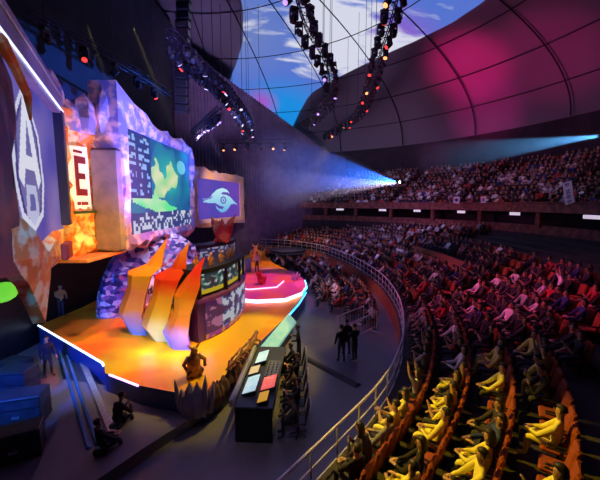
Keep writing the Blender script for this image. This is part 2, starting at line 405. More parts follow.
prismobj('deck', P3(main), 0, 1.0, [M_stage_side, M_stage], stage, 1)
low = [(-7.2, 11.3), (-5.8, 9.7), (-4.55, 7.0), (-4.25, 8.3), (-2.25, 11.1), (-1.35, 13.4), (-.45, 17), (-.9, 17.2), (-3, 12)]
low = [(-9, 11.9), (-7.2, 9.0), (-6.0, 6.0), (-5.6, 6.2), (-4.25, 8.4), (-2.2, 11.3), (-1.3, 13.3), (-.4, 16.8), (-1.2, 17), (-3, 12), (-5, 11)]
prismobj('lower_step', P3(low), 0, .33, M_tier_low, stage)
rnd_t = [(-4.4, 19.8), (-2.6, 19.3), (-.9, 19.6), (.1, 21), (.42, 22.6), (.3, 24.6), (-.6, 27.6), (-2.2, 29.2), (-4.6, 29.6), (-5.6, 25)]
prismobj('upper_step', P3(rnd_t), 1.0, 1.22, [M_ledp, M_pinktop], stage, 1)
def keep_parent(o, p):
    bpy.context.view_layer.update(); o.parent = p; o.matrix_parent_inverse = p.matrix_world.inverted()
def strip(pts, r, m, lab=None, z=1.0):
    o = MB().tube([(x + 8, y - 16, z) for x, y in pts], r * .7, 6).obj('led_strip', m, stage)
    if lab: o['label'] = lab
    return o
strip([(-12.9, 15.7), (-7.45, 11.85), (-7.3, 11.65)], .055, M_ledw, 'white glowing strip')
strip([(-6.7, 11.0), (-5.35, 10.3)], .05, M_ledp, 'pink glowing strip')
strip([(-4.4, 19.8), (-2.6, 19.25), (-.9, 19.55), (.12, 20.95)], .10, M_ledw, 'white glowing strip', 1.15)
strip([(.12, 20.95), (.46, 22.6), (.36, 24.6)], .13, M_ledc, 'cyan glowing strip', 1.1)
strip([(-.85, 16.5), (-.05, 19.5), (.42, 22)], .07, M_ledc, 'cyan glowing strip', .9)
strip([(-5.2, 22.5), (-3.4, 21.6), (-1.6, 22.2), (-1.2, 24)], .05, M_ledp, 'violet glowing strip', 1.25)
pb = MB(); A, B = Vector((-1.72, 13.0)), Vector((-.62, 17.4)); n = Vector((B - A).yx).normalized(); n = Vector((n.x, -n.y))
pv = [(A.x + 8, A.y - 16, 1.02), (B.x + 8, B.y - 16, 1.02), (B.x + n.x * .42 + 8, B.y + n.y * .42 - 16, .62), (A.x + n.x * .42 + 8, A.y + n.y * .42 - 16, .62)]
pb.add(pv + [(x, y, z - .12) for x, y, z in pv], [(0, 1, 2, 3), (7, 6, 5, 4), (0, 4, 5, 1), (1, 5, 6, 2), (2, 6, 7, 3), (3, 7, 4, 0)]); pb.obj('edge_panel', M_ledpan, stage)['label'] = 'pale green glowing edge panel'

# ------------------------------------------------------------------ painted picture panels (screens)
def pip(poly, x, y):
    c = False; j = len(poly) - 1
    for i in range(len(poly)):
        xi, yi = poly[i]; xj, yj = poly[j]
        if (yi > y) != (yj > y) and x < (xj - xi) * (y - yi) / (yj - yi) + xi: c = not c
        j = i
    return c
def picture(name, fn, w, h, nx, ny, power, parent, bow=None, base=None):
    """a picture panel in the local XZ plane, x to the viewer's right, seen from -Y; fn(u, v) gives its colours"""
    vs = []; cols = []
    for j in range(ny + 1):
        for i in range(nx + 1):
            u, v = i / nx, j / ny
            vs.append((u * w, bow(u) if bow else 0, v * h))
    fs = [(j * (nx + 1) + i, j * (nx + 1) + i + 1, (j + 1) * (nx + 1) + i + 1, (j + 1) * (nx + 1) + i) for j in range(ny) for i in range(nx)]
    nv = len(vs)
    vs += [(x, y + .06, z) for x, y, z in vs[:]]
    rim = [i for i in range(nx + 1)] + [j * (nx + 1) + nx for j in range(1, ny + 1)] + [ny * (nx + 1) + i for i in range(nx - 1, -1, -1)] + [j * (nx + 1) for j in range(ny - 1, 0, -1)]
    k = len(rim)
    fs2 = [(rim[(i + 1) % k], rim[i], rim[i] + nv, rim[(i + 1) % k] + nv) for i in range(k)] + [tuple(q + nv for q in reversed(f)) for f in fs]
    mb = MB(); mb.add(vs, fs, 0); mb.add([], [], 0)
    for f in fs2: mb.f.append(f); mb.m.append(1); mb.sm.append(False)
    m = mat('picture_%s' % power, attr='pic', power=power) if power else mat('picture_print', attr='pic', rough=.5)
    o = mb.obj(name, [m, M_black], parent)
    at = o.data.color_attributes.new('pic', 'FLOAT_COLOR', 'CORNER'); buf = []
    fc = [fn((i + .5) / nx, (j + .5) / ny) for j in range(ny) for i in range(nx)]
    for q, f in enumerate(mb.f):
        c = fc[q] if q < len(fs) else (.02, .02, .02)
        buf += [c[0], c[1], c[2], 1] * len(f)
    at.data.foreach_set('color', buf); return o
def ns(x, y, s=1.0, o=0): return mnoise.noise(Vector((x * s, y * s, o)))
def lerp(a, b, t): t = max(0, min(1, t)); return tuple(p + (q - p) * t for p, q in zip(a, b))
h_ = lambda a, b: (math.sin(a * 127.1 + b * 311.7) * 43758.5453) % 1
def pic_game(u, v):
    c = lerp((.01, .05, .30), (.0, .20, .35), .5 + ns(u, v, 5))
    if u < .30 and v > .36:
        row = int(v * 34); on = row % 3 != 0
        if on and h_(int(u * 46), row) > .45 and (.02 < u < .12 or .15 < u < .28): return (.30, .50, .85)
        return (.012, .03, .17)
    if v < .20:
        return (.6, .65, .8) if h_(int(u * 40), int(v * 30)) > .66 and u > .05 else (.03, .05, .22)
    d = math.hypot((u - .55) * 1.3, v - .62) + ns(u, v, 6, 3) * .13
    if d < .36: c = lerp((.02, .55, .42), (.01, .16, .36), d / .36)
    if pip([(.30, .70), (.38, .82), (.42, .68), (.50, .62), (.58, .80), (.66, .74), (.76, .66), (.70, .50), (.62, .48), (.52, .44), (.48, .36), (.34, .36)], u + ns(u, v, 9) * .05, v + ns(u, v, 9, 5) * .05):
        c = lerp((.75, .80, .45), (.35, .75, .30), .5 + ns(u, v, 7, 9) * 1.5)
    if pip([(.04, .40), (.16, .42), (.36, .38), (.52, .32), (.72, .22), (.60, .19), (.36, .18), (.22, .26), (.06, .32)], u, v + ns(u, v, 8) * .03): c = lerp((.12, .85, .30), (.7, .85, .5), .5 + ns(u, v, 6, 2) * 1.5)
    if u > .72 and v > .5 and math.hypot(u - .82, v - .78) < .09: c = (.15, .6, .75)
    return c
SEC = [(100, 285), (150, 265), (180, 225), (215, 195), (260, 182), (300, 195), (325, 222), (300, 212), (262, 213), (240, 226), (290, 230), (330, 248), (365, 280), (402, 302), (360, 295), (332, 300), (312, 325), (285, 352), (245, 360), (210, 335), (198, 308), (225, 330), (255, 335), (272, 318), (235, 312), (195, 290), (160, 294)]
def pic_eye(u, v):
    x = 68 + u * 347; y = 408 - v * 286 + (u * 40 * (v - .5) * 2 * .5)
    c = lerp((.03, .05, .45), (.16, .05, .45), u * .5 + .3 + ns(u, v, 4) * .4)
    e = math.hypot(x - 265, (y - 270) * .95)
    if pip(SEC, x, y) and not (16 < e < 25) and not (e < 7): c = lerp((.15, .50, .85), (.55, .90, .95), .5 + (y - 270) / -150)
    if pip([(100, 262), (140, 258), (190, 240), (165, 262), (120, 275)], x, y): c = (.2, .25, .7)
    return c
SH = [(.5, 1), (.93, .70), (1, .35), (.86, .10), (.5, 0), (.14, .10), (0, .35), (.07, .70)]
def pic_shield(u, v):
    s, t = (u - .08) / .50, (v - .10) / .88
    c = lerp((.055, .06, .42), (.22, .17, .50), .5 + ns(u, v, 3) + (.3 - v) * .4)
    inn = [(.5 + (a - .5) * .84, .5 + (b - .5) * .90) for a, b in SH]; in2 = [(.5 + (a - .5) * .72, .5 + (b - .5) * .84) for a, b in SH]
    if pip(SH, s, t): c = (.75, .78, .95)
    if pip(inn, s, t): c = (.03, .03, .22)
    if pip(in2, s, t): c = (.16, .15, .42)
    if pip([(.46, .93), (.58, .93), (.88, .36), (.74, .30), (.66, .42), (.36, .42), (.28, .30), (.14, .36)], s, t) and not pip([(.52, .76), (.62, .52), (.41, .52)], s, t): c = (.85, .88, 1)
    if pip([(.34, .32), (.66, .32), (.72, .12), (.5, .04), (.28, .12)], s, t): c = (.55, .6, .85)
    if pip([(.42, .26), (.58, .26), (.60, .14), (.40, .14)], s, t): c = (.12, .12, .4)
    return c
M_frame = mat('screen_casing', (.03, .025, .05), .5)
# big match screen
YAW = math.pi / 2       # local x runs along +Y, seen from +X
scr = thing('game_screen', 'largest stage screen showing a blue and green game map with text columns', 'screen', (-7.9, 15.2, 5.5), YAW)
picture('display', pic_game, 8.7, 4.9, 120, 68, .9, scr)
MB().box((4.35, .28, 2.45), (8.9, .4, 5.1)).obj('casing', M_frame, scr)
s2 = Vector((-10.1, 32.6)); e2 = Vector((-7.6, 41.5)); a2 = math.atan2((e2 - s2).y, (e2 - s2).x); L2 = (e2 - s2).length
sc2 = thing('emblem_screen', 'smaller far stage screen with a pale blue winged eye emblem on violet', 'screen', (s2.x, s2.y, 5.35), a2)
picture('display', pic_eye, L2, 4.1, 120, 60, .9, sc2)
MB().box((L2 / 2, .28, 2.05), (L2 + .2, .4, 4.3)).obj('casing', M_frame, sc2)
# shield screen: runs from (-9.2, 12.8) towards the camera side
aS = Vector((-7.2 + 9.2, 8.8 - 12.8)).normalized()
def SW(t, z, off=0): return (-9.2 + aS.x * t * 4.472 - aS.y * off, 12.8 + aS.y * t * 4.472 + aS.x * off, z)
yawS = math.atan2(-aS.y, -aS.x)
o0 = SW(1.34, 5.75); ssc = thing('shield_screen', 'near stage screen with a white letter A shield on blue violet', 'screen', o0, yawS)
picture('display', pic_shield, 1.34 * 4.472, 4.55, 90, 110, .75, ssc)
MB().box((3.0, .28, 2.27), (6.2, .4, 4.7)).obj('casing', M_frame, ssc)

# ------------------------------------------------------------------ faceted rock work
M_rockv = mat('rock_violet', (.30, .27, .60), .4, noise=(1.9, (.98, .66, .66), .47, .58), bump=1.0)
M_rocko = mat('rock_fire', (.95, .26, .04), .4, noise=(2.1, (1, .82, .42), .46, .56), bump=1.0)
M_rockg = mat('rock_grey', (.20, .17, .21), .6, noise=(2, (.28, .22, .25), .4, .6), bump=.4)
M_rockr = mat('rock_red', (.85, .06, .06), .45, noise=(1.5, (1, .45, .15), .45, .6), bump=.4)
def rock_ring(inner, outer, P, depth, seed, sub=4, j=.12):
    r = random.Random(seed); N = len(inner); mb = MB(); cols = []
    def rs(loop):
        o = []
        for i in range(len(loop)):
            a, b = loop[i], loop[(i + 1) % len(loop)]
            for k in range(sub): t = k / sub; o.append((a[0] + (b[0] - a[0]) * t, a[1] + (b[1] - a[1]) * t))
        return o
    I, O = rs(inner), rs(outer); n = len(I); vs = []
    for i in range(n):
        (a, b), (c, d) = I[i], O[i]; jx, jz = r.uniform(-j, j), r.uniform(-j, j); c += jx * 1.5; d += jz * 1.5
        m = r.uniform(.35, .65)
        vs += [P(a, b, .02), P(a, b, .10 + r.uniform(0, .05)), P(a + (c - a) * m + r.uniform(-j, j) * .5, b + (d - b) * m + r.uniform(-j, j) * .5, .12 + r.uniform(0, .22)), P(c, d, r.uniform(-.05, .12)), P(c * .98 + a * .02, d, -depth), P(a, b, -depth)]
    fs = [(i * 6 + k, i * 6 + (k + 1) % 6, ((i + 1) % n) * 6 + (k + 1) % 6, ((i + 1) % n) * 6 + k) for i in range(n) for k in range(6)]
    mb.add(vs, fs); return mb
BS = lambda s, z, off: (-7.9 + off, 15.2 + s, z)
inner = [(0, 5.5), (2.2, 5.5), (4.4, 5.5), (6.6, 5.5), (8.7, 5.5), (8.7, 7.9), (8.7, 10.4), (6.5, 10.4), (4.3, 10.4), (2.2, 10.4), (0, 10.4), (0, 7.9)]
outer = [(-.35, 4.85), (2.2, 4.95), (4.4, 4.85), (6.6, 4.8), (9.2, 4.75), (9.15, 7.9), (9.3, 10.9), (6.6, 11.15), (4.2, 11.1), (2.0, 11.4), (-.45, 12.25), (-.3, 7.9)]
g = rock_ring(inner, outer, BS, 1.25, 3).obj('rock_frame', M_rockv); keep_parent(g, scr); g['label'] = 'jagged violet and orange rock frame'
def loc2(s, z, off):
    d = (e2 - s2).normalized(); nn = Vector((d.y, -d.x)); q = s2 + d * s + nn * off; return (q.x, q.y, z)
inner = [(a, b + .35) for a, b in [(0, 5), (3, 5), (6, 5), (L2, 5), (L2, 7), (L2, 9.1), (6, 9.1), (3, 9.1), (0, 9.1), (0, 7)]]
outer = [(a, b + .35) for a, b in [(-.7, 4.3), (3, 4.2), (6, 4.3), (L2 + 1.5, 3.9), (L2 + 1.3, 7), (L2 + 1.4, 9.9), (6, 9.9), (3, 10), (-.5, 10.3), (-.6, 7)]]
g = rock_ring(inner, outer, loc2, .7, 5).obj('rock_frame', mat('rock_pink', (.75, .5, .5), .5, noise=(.9, (.95, .6, .3), .45, .6), bump=.4)); keep_parent(g, sc2); g['label'] = 'pinkish rock frame'
# frame and beam round the shield screen
bm_ = thing('box_truss', 'violet box beam with a glowing line running above the shield screen', 'beam', (0, 0, 0))
q = [SW(-.05, 10.3, -.5), SW(-.05, 10.3, .25), SW(-.05, 11.2, .25), SW(-.05, 11.2, -.5), SW(1.75, 10.25, -.5), SW(1.75, 10.25, .25), SW(1.75, 11.35, .25), SW(1.75, 11.35, -.5)]
MB().add(q, [(3, 2, 1, 0), (4, 5, 6, 7), (0, 1, 5, 4), (1, 2, 6, 5), (2, 3, 7, 6), (3, 0, 4, 7)]).obj('beam_body', mat('beam_violet', (.38, .34, .62), .35, noise=(1, (.28, .22, .5), .4, .6)), bm_)
MB().tube([SW(0, 10.42, .28), SW(1.7, 10.5, .28)], .03, 6).obj('led_line', mat('led_soft', (.8, .8, 1), emit=(.7, .75, 1), power=1.6), bm_)
MB().tube([SW(0, 10.95, .28), SW(1.7, 11.1, .28)], .03, 6).obj('trim_line', M_rail, bm_)
SP = lambda t, z, off: SW(t, z, off)
def shard_sheet(poly, P, depth, seed, ridge=.3):
    """a faceted slab: outline poly (s, z), a raised ridge point inside"""
    r = random.Random(seed); n = len(poly); cx_ = sum(p[0] for p in poly) / n; cz_ = sum(p[1] for p in poly) / n; vs = []
    for (a, b) in poly: vs.append(P(a, b, 0))
    mid = [(cx_ + (a - cx_) * .5 + r.uniform(-.02, .02), cz_ + (b - cz_) * .55) for a, b in poly]
    for (a, b) in mid: vs.append(P(a, b, ridge * r.uniform(.5, 1)))
    vs.append(P(cx_, cz_, ridge))
    for (a, b) in poly: vs.append(P(a, b, -depth))
    fs = [(i, (i + 1) % n, n + (i + 1) % n, n + i) for i in range(n)] + [(n + i, n + (i + 1) % n, 2 * n) for i in range(n)]
    fs += [((i + 1) % n, i, 2 * n + 1 + i, 2 * n + 1 + (i + 1) % n) for i in range(n)] + [tuple(reversed(range(2 * n + 1, 3 * n + 1)))]
    return MB().add(vs, fs)
tag(shard_sheet([(1.7, 11), (1.5, 10.6), (1.25, 10.3), (1.10, 9.95), (1.08, 9.2), (1.14, 8.6), (1.24, 8.0), (1.33, 7.5), (1.36, 6.9), (1.26, 6.2), (1.16, 5.9), (1.25, 5.3), (1.6, 5.5), (1.7, 8)], SP, .3, 1, .12).obj('rock_wing', mat('rock_wine', (.10, .02, .035), .5, noise=(1.2, (.30, .05, .03), .5, .68), bump=.4)), 'dark wine red rock wing covering the near edge of the shield screen', 'rock')
tag(MB().tube([SW(1.5, 10.25, .3), SW(1.3, 9.95, .3), SW(1.13, 9.65, .3), SW(1.05, 9.1, .25)], [.12, .10, .10, .03], 5, smooth=False).obj('orange_branch', M_rocko), 'orange rock rim along the top of the dark wing', 'rock')
tag(shard_sheet([(-.02, 6.0), (.45, 6.05), (.95, 5.75), (1.12, 5.9), (1.3, 6.9), (1.5, 6.6), (1.4, 5.7), (1.12, 4.9), (.85, 3.5), (.80, 4.3), (.75, 4.9), (.35, 4.9), (.12, 5.1)], SP, .3, 2, .25).obj('rock_flame', M_rocko), 'orange flame-shaped rock hanging under the shield screen', 'rock')
tag(MB().box((0, 0, 0), (.9, .2, .55), bev=.04).obj('speaker_box', mat('box_red', (.30, .04, .04), .5), loc=SW(.55, 5.45, .45), rz=yawS), 'small dark red box set in the orange rock under the shield', 'box')
# dark seam and stone column between shield and letter panels
tag(shard_sheet([(-.02, 10.6), (.05, 11.5), (-.06, 12.0), (-.2, 11.6), (-.25, 10.2)], SP, .4, 9, .3).obj('crystal', M_rockv), 'violet crystal at the end of the overhead beam', 'crystal')
tag(MB().box((0, 0, 0), (.5, .35, 4.3), bev=.05).obj('dark_post', mat('post_navy', (.02, .03, .16), .4), loc=SW(.02, 8.3, .12), rz=yawS), 'dark navy post at the far edge of the shield screen', 'post')
# letter panel of fire coloured rock
EP = lambda s, z, off: (-9.2 + off, 12.9 + s, z)
r_ = random.Random(4); mb = MB(); nx, ny = 9, 16; vs = []
for j in range(ny + 1):
    for i in range(nx + 1):
        e = (i in (0, nx)) or (j in (0, ny)); inner_ = 2 <= i <= nx - 3 and 6 <= j <= 13
        vs.append(EP(i / nx * 2.3 + (0 if e else r_.uniform(-.06, .06)), 4.85 + j / ny * 5.7 + (0 if i in (0, nx) and 0 else r_.uniform(-.06, .06)), -.1 if inner_ else r_.uniform(-.05, .35)))
fs = [(j * (nx + 1) + i, j * (nx + 1) + i + 1, (j + 1) * (nx + 1) + i + 1, (j + 1) * (nx + 1) + i) for j in range(ny) for i in range(nx)]
mb.add(vs, fs); bk = len(mb.v); mb.add([EP(0, 4.85, -.5), EP(2.3, 4.85, -.5), EP(2.3, 10.55, -.5), EP(0, 10.55, -.5)], [(3, 2, 1, 0)])
rim = [i for i in range(nx + 1)] + [j * (nx + 1) + nx for j in range(1, ny + 1)] + [ny * (nx + 1) + i for i in range(nx - 1, -1, -1)] + [j * (nx + 1) for j in range(ny - 1, 0, -1)]
k = len(rim)
for i in range(k):
    a, b = mb.v[rim[i]], mb.v[rim[(i + 1) % k]]; mb.add([a, b, (-9.7, b[1], b[2]), (-9.7, a[1], a[2])], [(1, 0, 3, 2)])
ep = thing('letter_panel', 'fiery yellow rock panel with a glowing white plaque bearing a red letter E', 'panel', (0, 0, 0))
mb.obj('rock_face', M_rocko, ep)
plq = MB(); ps = [(.3, 6.75), (1.55, 6.75), (1.5, 9.35), (.35, 9.25)]; plq.add([EP(a, b, .12) for a, b in ps] + [EP(a, b, -.05) for a, b in ps], [(0, 1, 2, 3), (1, 0, 4, 5), (2, 1, 5, 6), (3, 2, 6, 7), (0, 3, 7, 4), (7, 6, 5, 4)])
plq.obj('plaque', mat('plaque_glow', (.9, .7, .6), emit=(1, .66, .56), power=.95, noise=(1, (.9, .6, .4), .4, .6)), ep)
eb = MB()
for (a0, a1, b0, b1) in ((.62, .80, 7.3, 8.9), (.8, 1.28, 8.62, 8.9), (.8, 1.2, 7.98, 8.22), (.8, 1.28, 7.3, 7.58)): eb.box((-9.06, 12.9 + (a0 + a1) / 2, (b0 + b1) / 2), (.06, a1 - a0, b1 - b0))
for (a, b, w, h) in ((.72, 6.98, .16, .14), (.98, 6.98, .16, .14), (1.2, 6.98, .14, .14), (.85, 9.08, .5, .1)): eb.box((-9.06, 12.9 + a, b), (.06, w, h))
eb.obj('lettering', mat('letter_red', (.30, .03, .05), .5), ep)
MB().box((-9.0, 13.85, 6.62), (.3, 1.7, .10)).obj('shelf', mat('moss', (.05, .09, .03), .7), ep)
MB().box((-9.0, 14.1, 4.75), (1.5, 2.9, .16), bev=.03).obj('ledge', mat('ledge_orange', (.75, .32, .10), .5), ep)
def crystal(mb, base, tip, r, n=6, seed=0, mi=0, flat=.4):
    rr = random.Random(seed); b = Vector(base); t = Vector(tip); ax = (t - b).normalized(); u = ax.cross(Vector((.3, .2, 1) if abs(ax.z) < .9 else (1, 0, 0))).normalized(); w = ax.cross(u); vs = []
    for (f, k) in ((0, .75), (.35, 1.0), (.72, .62)):
        for i in range(n):
            an = 2 * math.pi * (i + rr.uniform(-.25, .25)) / n; vs.append(b + (t - b) * (f + rr.uniform(-.04, .04)) + (u * math.cos(an) + w * math.sin(an)) * r * k * rr.uniform(.8, 1.15))
    vs.append(t); fs = [(j * n + i, j * n + (i + 1) % n, (j + 1) * n + (i + 1) % n, (j + 1) * n + i) for j in range(2) for i in range(n)] + [(2 * n + i, 2 * n + (i + 1) % n, 3 * n) for i in range(n)] + [tuple(reversed(range(n)))]
    return mb.add(vs, fs, mi)
for k, (y, z, h, x, m, lab) in enumerate([(12.95, 10.45, 1.35, -9.3, M_rockv, 'thin violet crystal at the near end above the letter panel'), (13.7, 10.45, .9, -9.3, M_rockv, 'low violet crystal above the middle of the letter panel'), (14.35, 10.4, 1.7, -9.2, M_rockv, 'broad violet boulder above the far side of the letter panel'), (15.0, 10.5, 2.1, -8.6, M_rockv, 'tall violet crystal at the near top corner of the largest screen')]):
    mb = MB(); crystal(mb, (x, y, z - .5), (x + .1, y + .15 * (-1) ** k, z + h * .72), .38 + .12 * (k % 3), 6, k); tag(mb.obj('crystal', m), lab, 'crystal')
tag(MB().box((0, 0, 0), (1.3, .3, 4.5), bev=.12).obj('stone_column', M_rockg, loc=(-8.42, 14.6, 7.1)), 'plain grey stone column beside the letter panel, edge of the largest screen', 'column')
struct(MB().box((-13.3, 18, 2.35), (.3, 26, 4.7)).obj('wall_backstage', M_black))
struct(MB().box((-13, 18, 11), (.4, 26, 5)).obj('wall_hanging', mat('navy_cloth', (.02, .02, .06), .9)))

# crystal backdrop
mv = bpy.data.materials.new('crystal_mosaic'); mv.use_nodes = True; nt = mv.node_tree; b = nt.nodes['Principled BSDF']; b.inputs['Roughness'].default_value = .3
tc = nt.nodes.new('ShaderNodeTexCoord'); vo = nt.nodes.new('ShaderNodeTexVoronoi'); vo.inputs['Scale'].default_value = 3.0; mp = nt.nodes.new('ShaderNodeMapping'); mp.inputs['Scale'].default_value = (1, 1, 1.8); mp.inputs['Rotation'].default_value = (.6, 0, 0)
nt.links.new(tc.outputs['Object'], mp.inputs[0]); nt.links.new(mp.outputs[0], vo.inputs['Vector'])
cr = nt.nodes.new('ShaderNodeValToRGB'); cr.color_ramp.interpolation = 'CONSTANT'; cr.color_ramp.elements[0].color = (.07, .04, .2, 1); cr.color_ramp.elements[1].position = .28; cr.color_ramp.elements[1].color = (.35, .22, .55, 1)
for p, c in ((.5, (.75, .72, .95, 1)), (.66, (.12, .12, .42, 1)), (.78, (.7, .15, .35, 1)), (.86, (.9, .88, 1, 1))): e = cr.color_ramp.elements.new(p); e.color = c
sx = nt.nodes.new('ShaderNodeSeparateXYZ'); nt.links.new(vo.outputs['Color'], sx.inputs[0]); nt.links.new(sx.outputs[0], cr.inputs[0]); nt.links.new(cr.outputs[0], b.inputs['Base Color'])
r_ = random.Random(11); mb = MB(); c0, c1_ = Vector((-10.4, 16.6)), Vector((-6.0, 21.6)); dd = (c1_ - c0); nn = Vector((dd.y, -dd.x)).normalized(); vs = []; NX, NZ = 26, 16
for j in range(NZ + 1):
    for i in range(NX + 1):
        a = math.pi * i / NX; rr = 1 - .92 * j / NZ; s = .5 - .5 * math.cos(a) * rr; z = .98 + 4.4 * math.sin(a) * rr; bul = 1.3 * (1 - rr * rr) + r_.uniform(-.14, .14); q = c0 + dd * s + nn * bul
        vs.append((q.x, q.y, z + (0 if i in (0, NX) else r_.uniform(-.06, .06))))
fs = [(j * (NX + 1) + i + 1, j * (NX + 1) + i, (j + 1) * (NX + 1) + i, (j + 1) * (NX + 1) + i + 1) for j in range(NZ) for i in range(NX)]
mb.add(vs, fs); nb = len(vs); base = [i for i in range(NX + 1)]
mb.add([mb.v[i] for i in base] + [(mb.v[i][0] - nn.x * .6, mb.v[i][1] - nn.y * .6, mb.v[i][2]) for i in base], [(i, i + 1, NX + 2 + i, NX + 1 + i) for i in range(NX)] + [tuple(NX + 1 + i for i in range(NX, -1, -1))])
tag(mb.obj('crystal_mound', mv), 'violet and white faceted crystal mound behind the tall flame sculptures', 'sculpture')

# flame sculptures
def flame_mat(name, z0, z1, cols):
    m = bpy.data.materials.new(name); m.use_nodes = True; nt = m.node_tree; b = nt.nodes['Principled BSDF']; b.inputs['Roughness'].default_value = .5; b.inputs['Specular IOR Level'].default_value = .2
    tc = nt.nodes.new('ShaderNodeTexCoord'); sp = nt.nodes.new('ShaderNodeSeparateXYZ'); nt.links.new(tc.outputs['Object'], sp.inputs[0])
    nz = nt.nodes.new('ShaderNodeTexNoise'); nz.inputs['Scale'].default_value = .8; nt.links.new(tc.outputs['Object'], nz.inputs[0])
    ad = nt.nodes.new('ShaderNodeMath'); ad.operation = 'MULTIPLY_ADD'; nt.links.new(nz.outputs['Fac'], ad.inputs[0]); ad.inputs[1].default_value = 1.2; nt.links.new(sp.outputs[2], ad.inputs[2])
    mr = nt.nodes.new('ShaderNodeMapRange'); nt.links.new(ad.outputs[0], mr.inputs[0]); mr.inputs[1].default_value = z0 + .15; mr.inputs[2].default_value = z1 + .6
    cr = nt.nodes.new('ShaderNodeValToRGB'); cr.color_ramp.elements[0].color = (*cols[0], 1); cr.color_ramp.elements[1].color = (*cols[-1], 1)
    for i, c in enumerate(cols[1:-1]): e = cr.color_ramp.elements.new((i + 1) / (len(cols) - 1)); e.color = (*c, 1)
    nt.links.new(mr.outputs[0], cr.inputs[0]); nt.links.new(cr.outputs[0], b.inputs['Base Color']); return m
FM = [flame_mat('flame_paint_gold', 0, 4.2, [(.25, .75, 1), (.25, .45, .8), (1, .42, .03), (.9, .30, .03), (1, .50, .02), (1, .62, .03), (1, .45, .03)]),
      flame_mat('flame_paint_amber', 0, 4.2, [(.5, .85, 1), (1, .75, .3), (1, .55, .02), (1, .45, .02), (1, .06, .01), (1, .10, .01), (1, .42, .03)]),
      flame_mat('flame_paint_red', 0, 4.0, [(.8, .9, 1), (.25, .2, .9), (1, .30, .05), (1, .50, .02), (1, .22, .02), (1, .05, .02), (.9, .05, .03)])]
def flame(path, widths, m, label, mbk=.5):
    mb = MB(); vs = []; n = 6; N = len(path)
    o = Vector(path[0])
    ux = Vector((.83, -.55, 0)).normalized(); uy = Vector((.55, .83, 0)).normalized()
    prof = [(-1, 0), (-.35, -.55), (.25, -.75), (1, -.1), (.5, .5), (-.4, .5)]
    for i in range(N):
        for (a, b) in prof: vs.append(Vector(path[i]) + ux * a * widths[i] + uy * b * widths[i] * mbk * 1.4 - o)
    fs = [(i * n + k, i * n + (k + 1) % n, (i + 1) * n + (k + 1) % n, (i + 1) * n + k) for i in range(N - 1) for k in range(n)] + [tuple(reversed(range(n))), tuple((N - 1) * n + k for k in range(n))]
    mb.add(vs, fs); return tag(mb.obj('flame_sculpture', m, loc=o), label, 'sculpture', 'flame sculptures on the stage')
flame([(-7.55, 14.9, .95), (-7.95, 15.0, 1.9), (-7.55, 15.0, 3.1), (-7.45, 15.1, 3.75), (-6.75, 15.1, 4.15), (-6.45, 15.1, 4.75), (-6.1, 15.1, 5.4)], [.70, 1.0, .82, 1.02, .60, .30, .02], FM[0], 'gold flame sculpture with a pale blue foot, leftmost of three')
flame([(-6.15, 14.2, .95), (-6.55, 14.3, 1.6), (-6.1, 14.3, 2.9), (-5.9, 14.4, 3.7), (-5.35, 14.4, 4.15), (-5.2, 14.4, 4.7), (-4.85, 14.4, 5.3)], [.75, 1.0, .78, .92, .52, .32, .02], FM[1], 'amber and scarlet flame sculpture, tall middle one of three')
flame([(-5.1, 13.4, .95), (-5.35, 13.6, 1.5), (-5.0, 13.6, 2.4), (-4.9, 13.7, 3.1), (-4.6, 13.7, 3.6), (-4.4, 13.7, 4.1), (-4.0, 13.7, 4.75)], [.8, .92, .58, .78, .60, .34, .02], FM[2], 'red tipped flame sculpture, shortest, next to the player booth')

# player booth
bc = [(-4.35, 13.6), (-3.75, 14.6), (-3.35, 15.8), (-3.15, 17.4), (-3.3, 19.2)]
BCv = resample(catmull(bc, 10), .2); BL = len(BCv)
booth = thing('player_booth', 'curved dark player booth with white artwork on its lower front', 'booth', (-4.5, 16, 1.0))
def curved(poly_pts, d0, d1, z0, z1, m, name, par, o=(-4.5, 16, 1.0), colfn=None):
    a, b2 = offs(poly_pts, d0), offs(poly_pts, d1); n = len(a); vs = []
    for p, q in zip(a, b2): vs += [(p.x, p.y, z0), (q.x, q.y, z0), (q.x, q.y, z1), (p.x, p.y, z1)]
    vs = [(x - o[0], y - o[1], z - o[2]) for x, y, z in vs]
    fs = [(i * 4 + k, (i + 1) * 4 + k, (i + 1) * 4 + (k + 1) % 4, i * 4 + (k + 1) % 4) for i in range(n - 1) for k in range(4)] + [(0, 1, 2, 3), tuple(4 * (n - 1) + k for k in (3, 2, 1, 0))]
    return MB().add(vs, fs).obj(name, m, par)
curved(BCv, -1.6, 0, .98, 2.75, mat('booth_dark', (.05, .03, .09), .4), 'base', booth)
curved(BCv, -1.7, .12, 2.75, 2.9, mat('ledge_violet', (.16, .05, .28), .35), 'counter', booth)
curved(BCv, -1.5, -.25, 2.9, 3.05, M_black, 'cabin_floor', booth)
curved(BCv, -1.6, -.05, 3.95, 4.15, M_black, 'roof', booth)
curved(BCv, -1.6, -1.45, 2.9, 3.95, M_black, 'back_panel', booth)
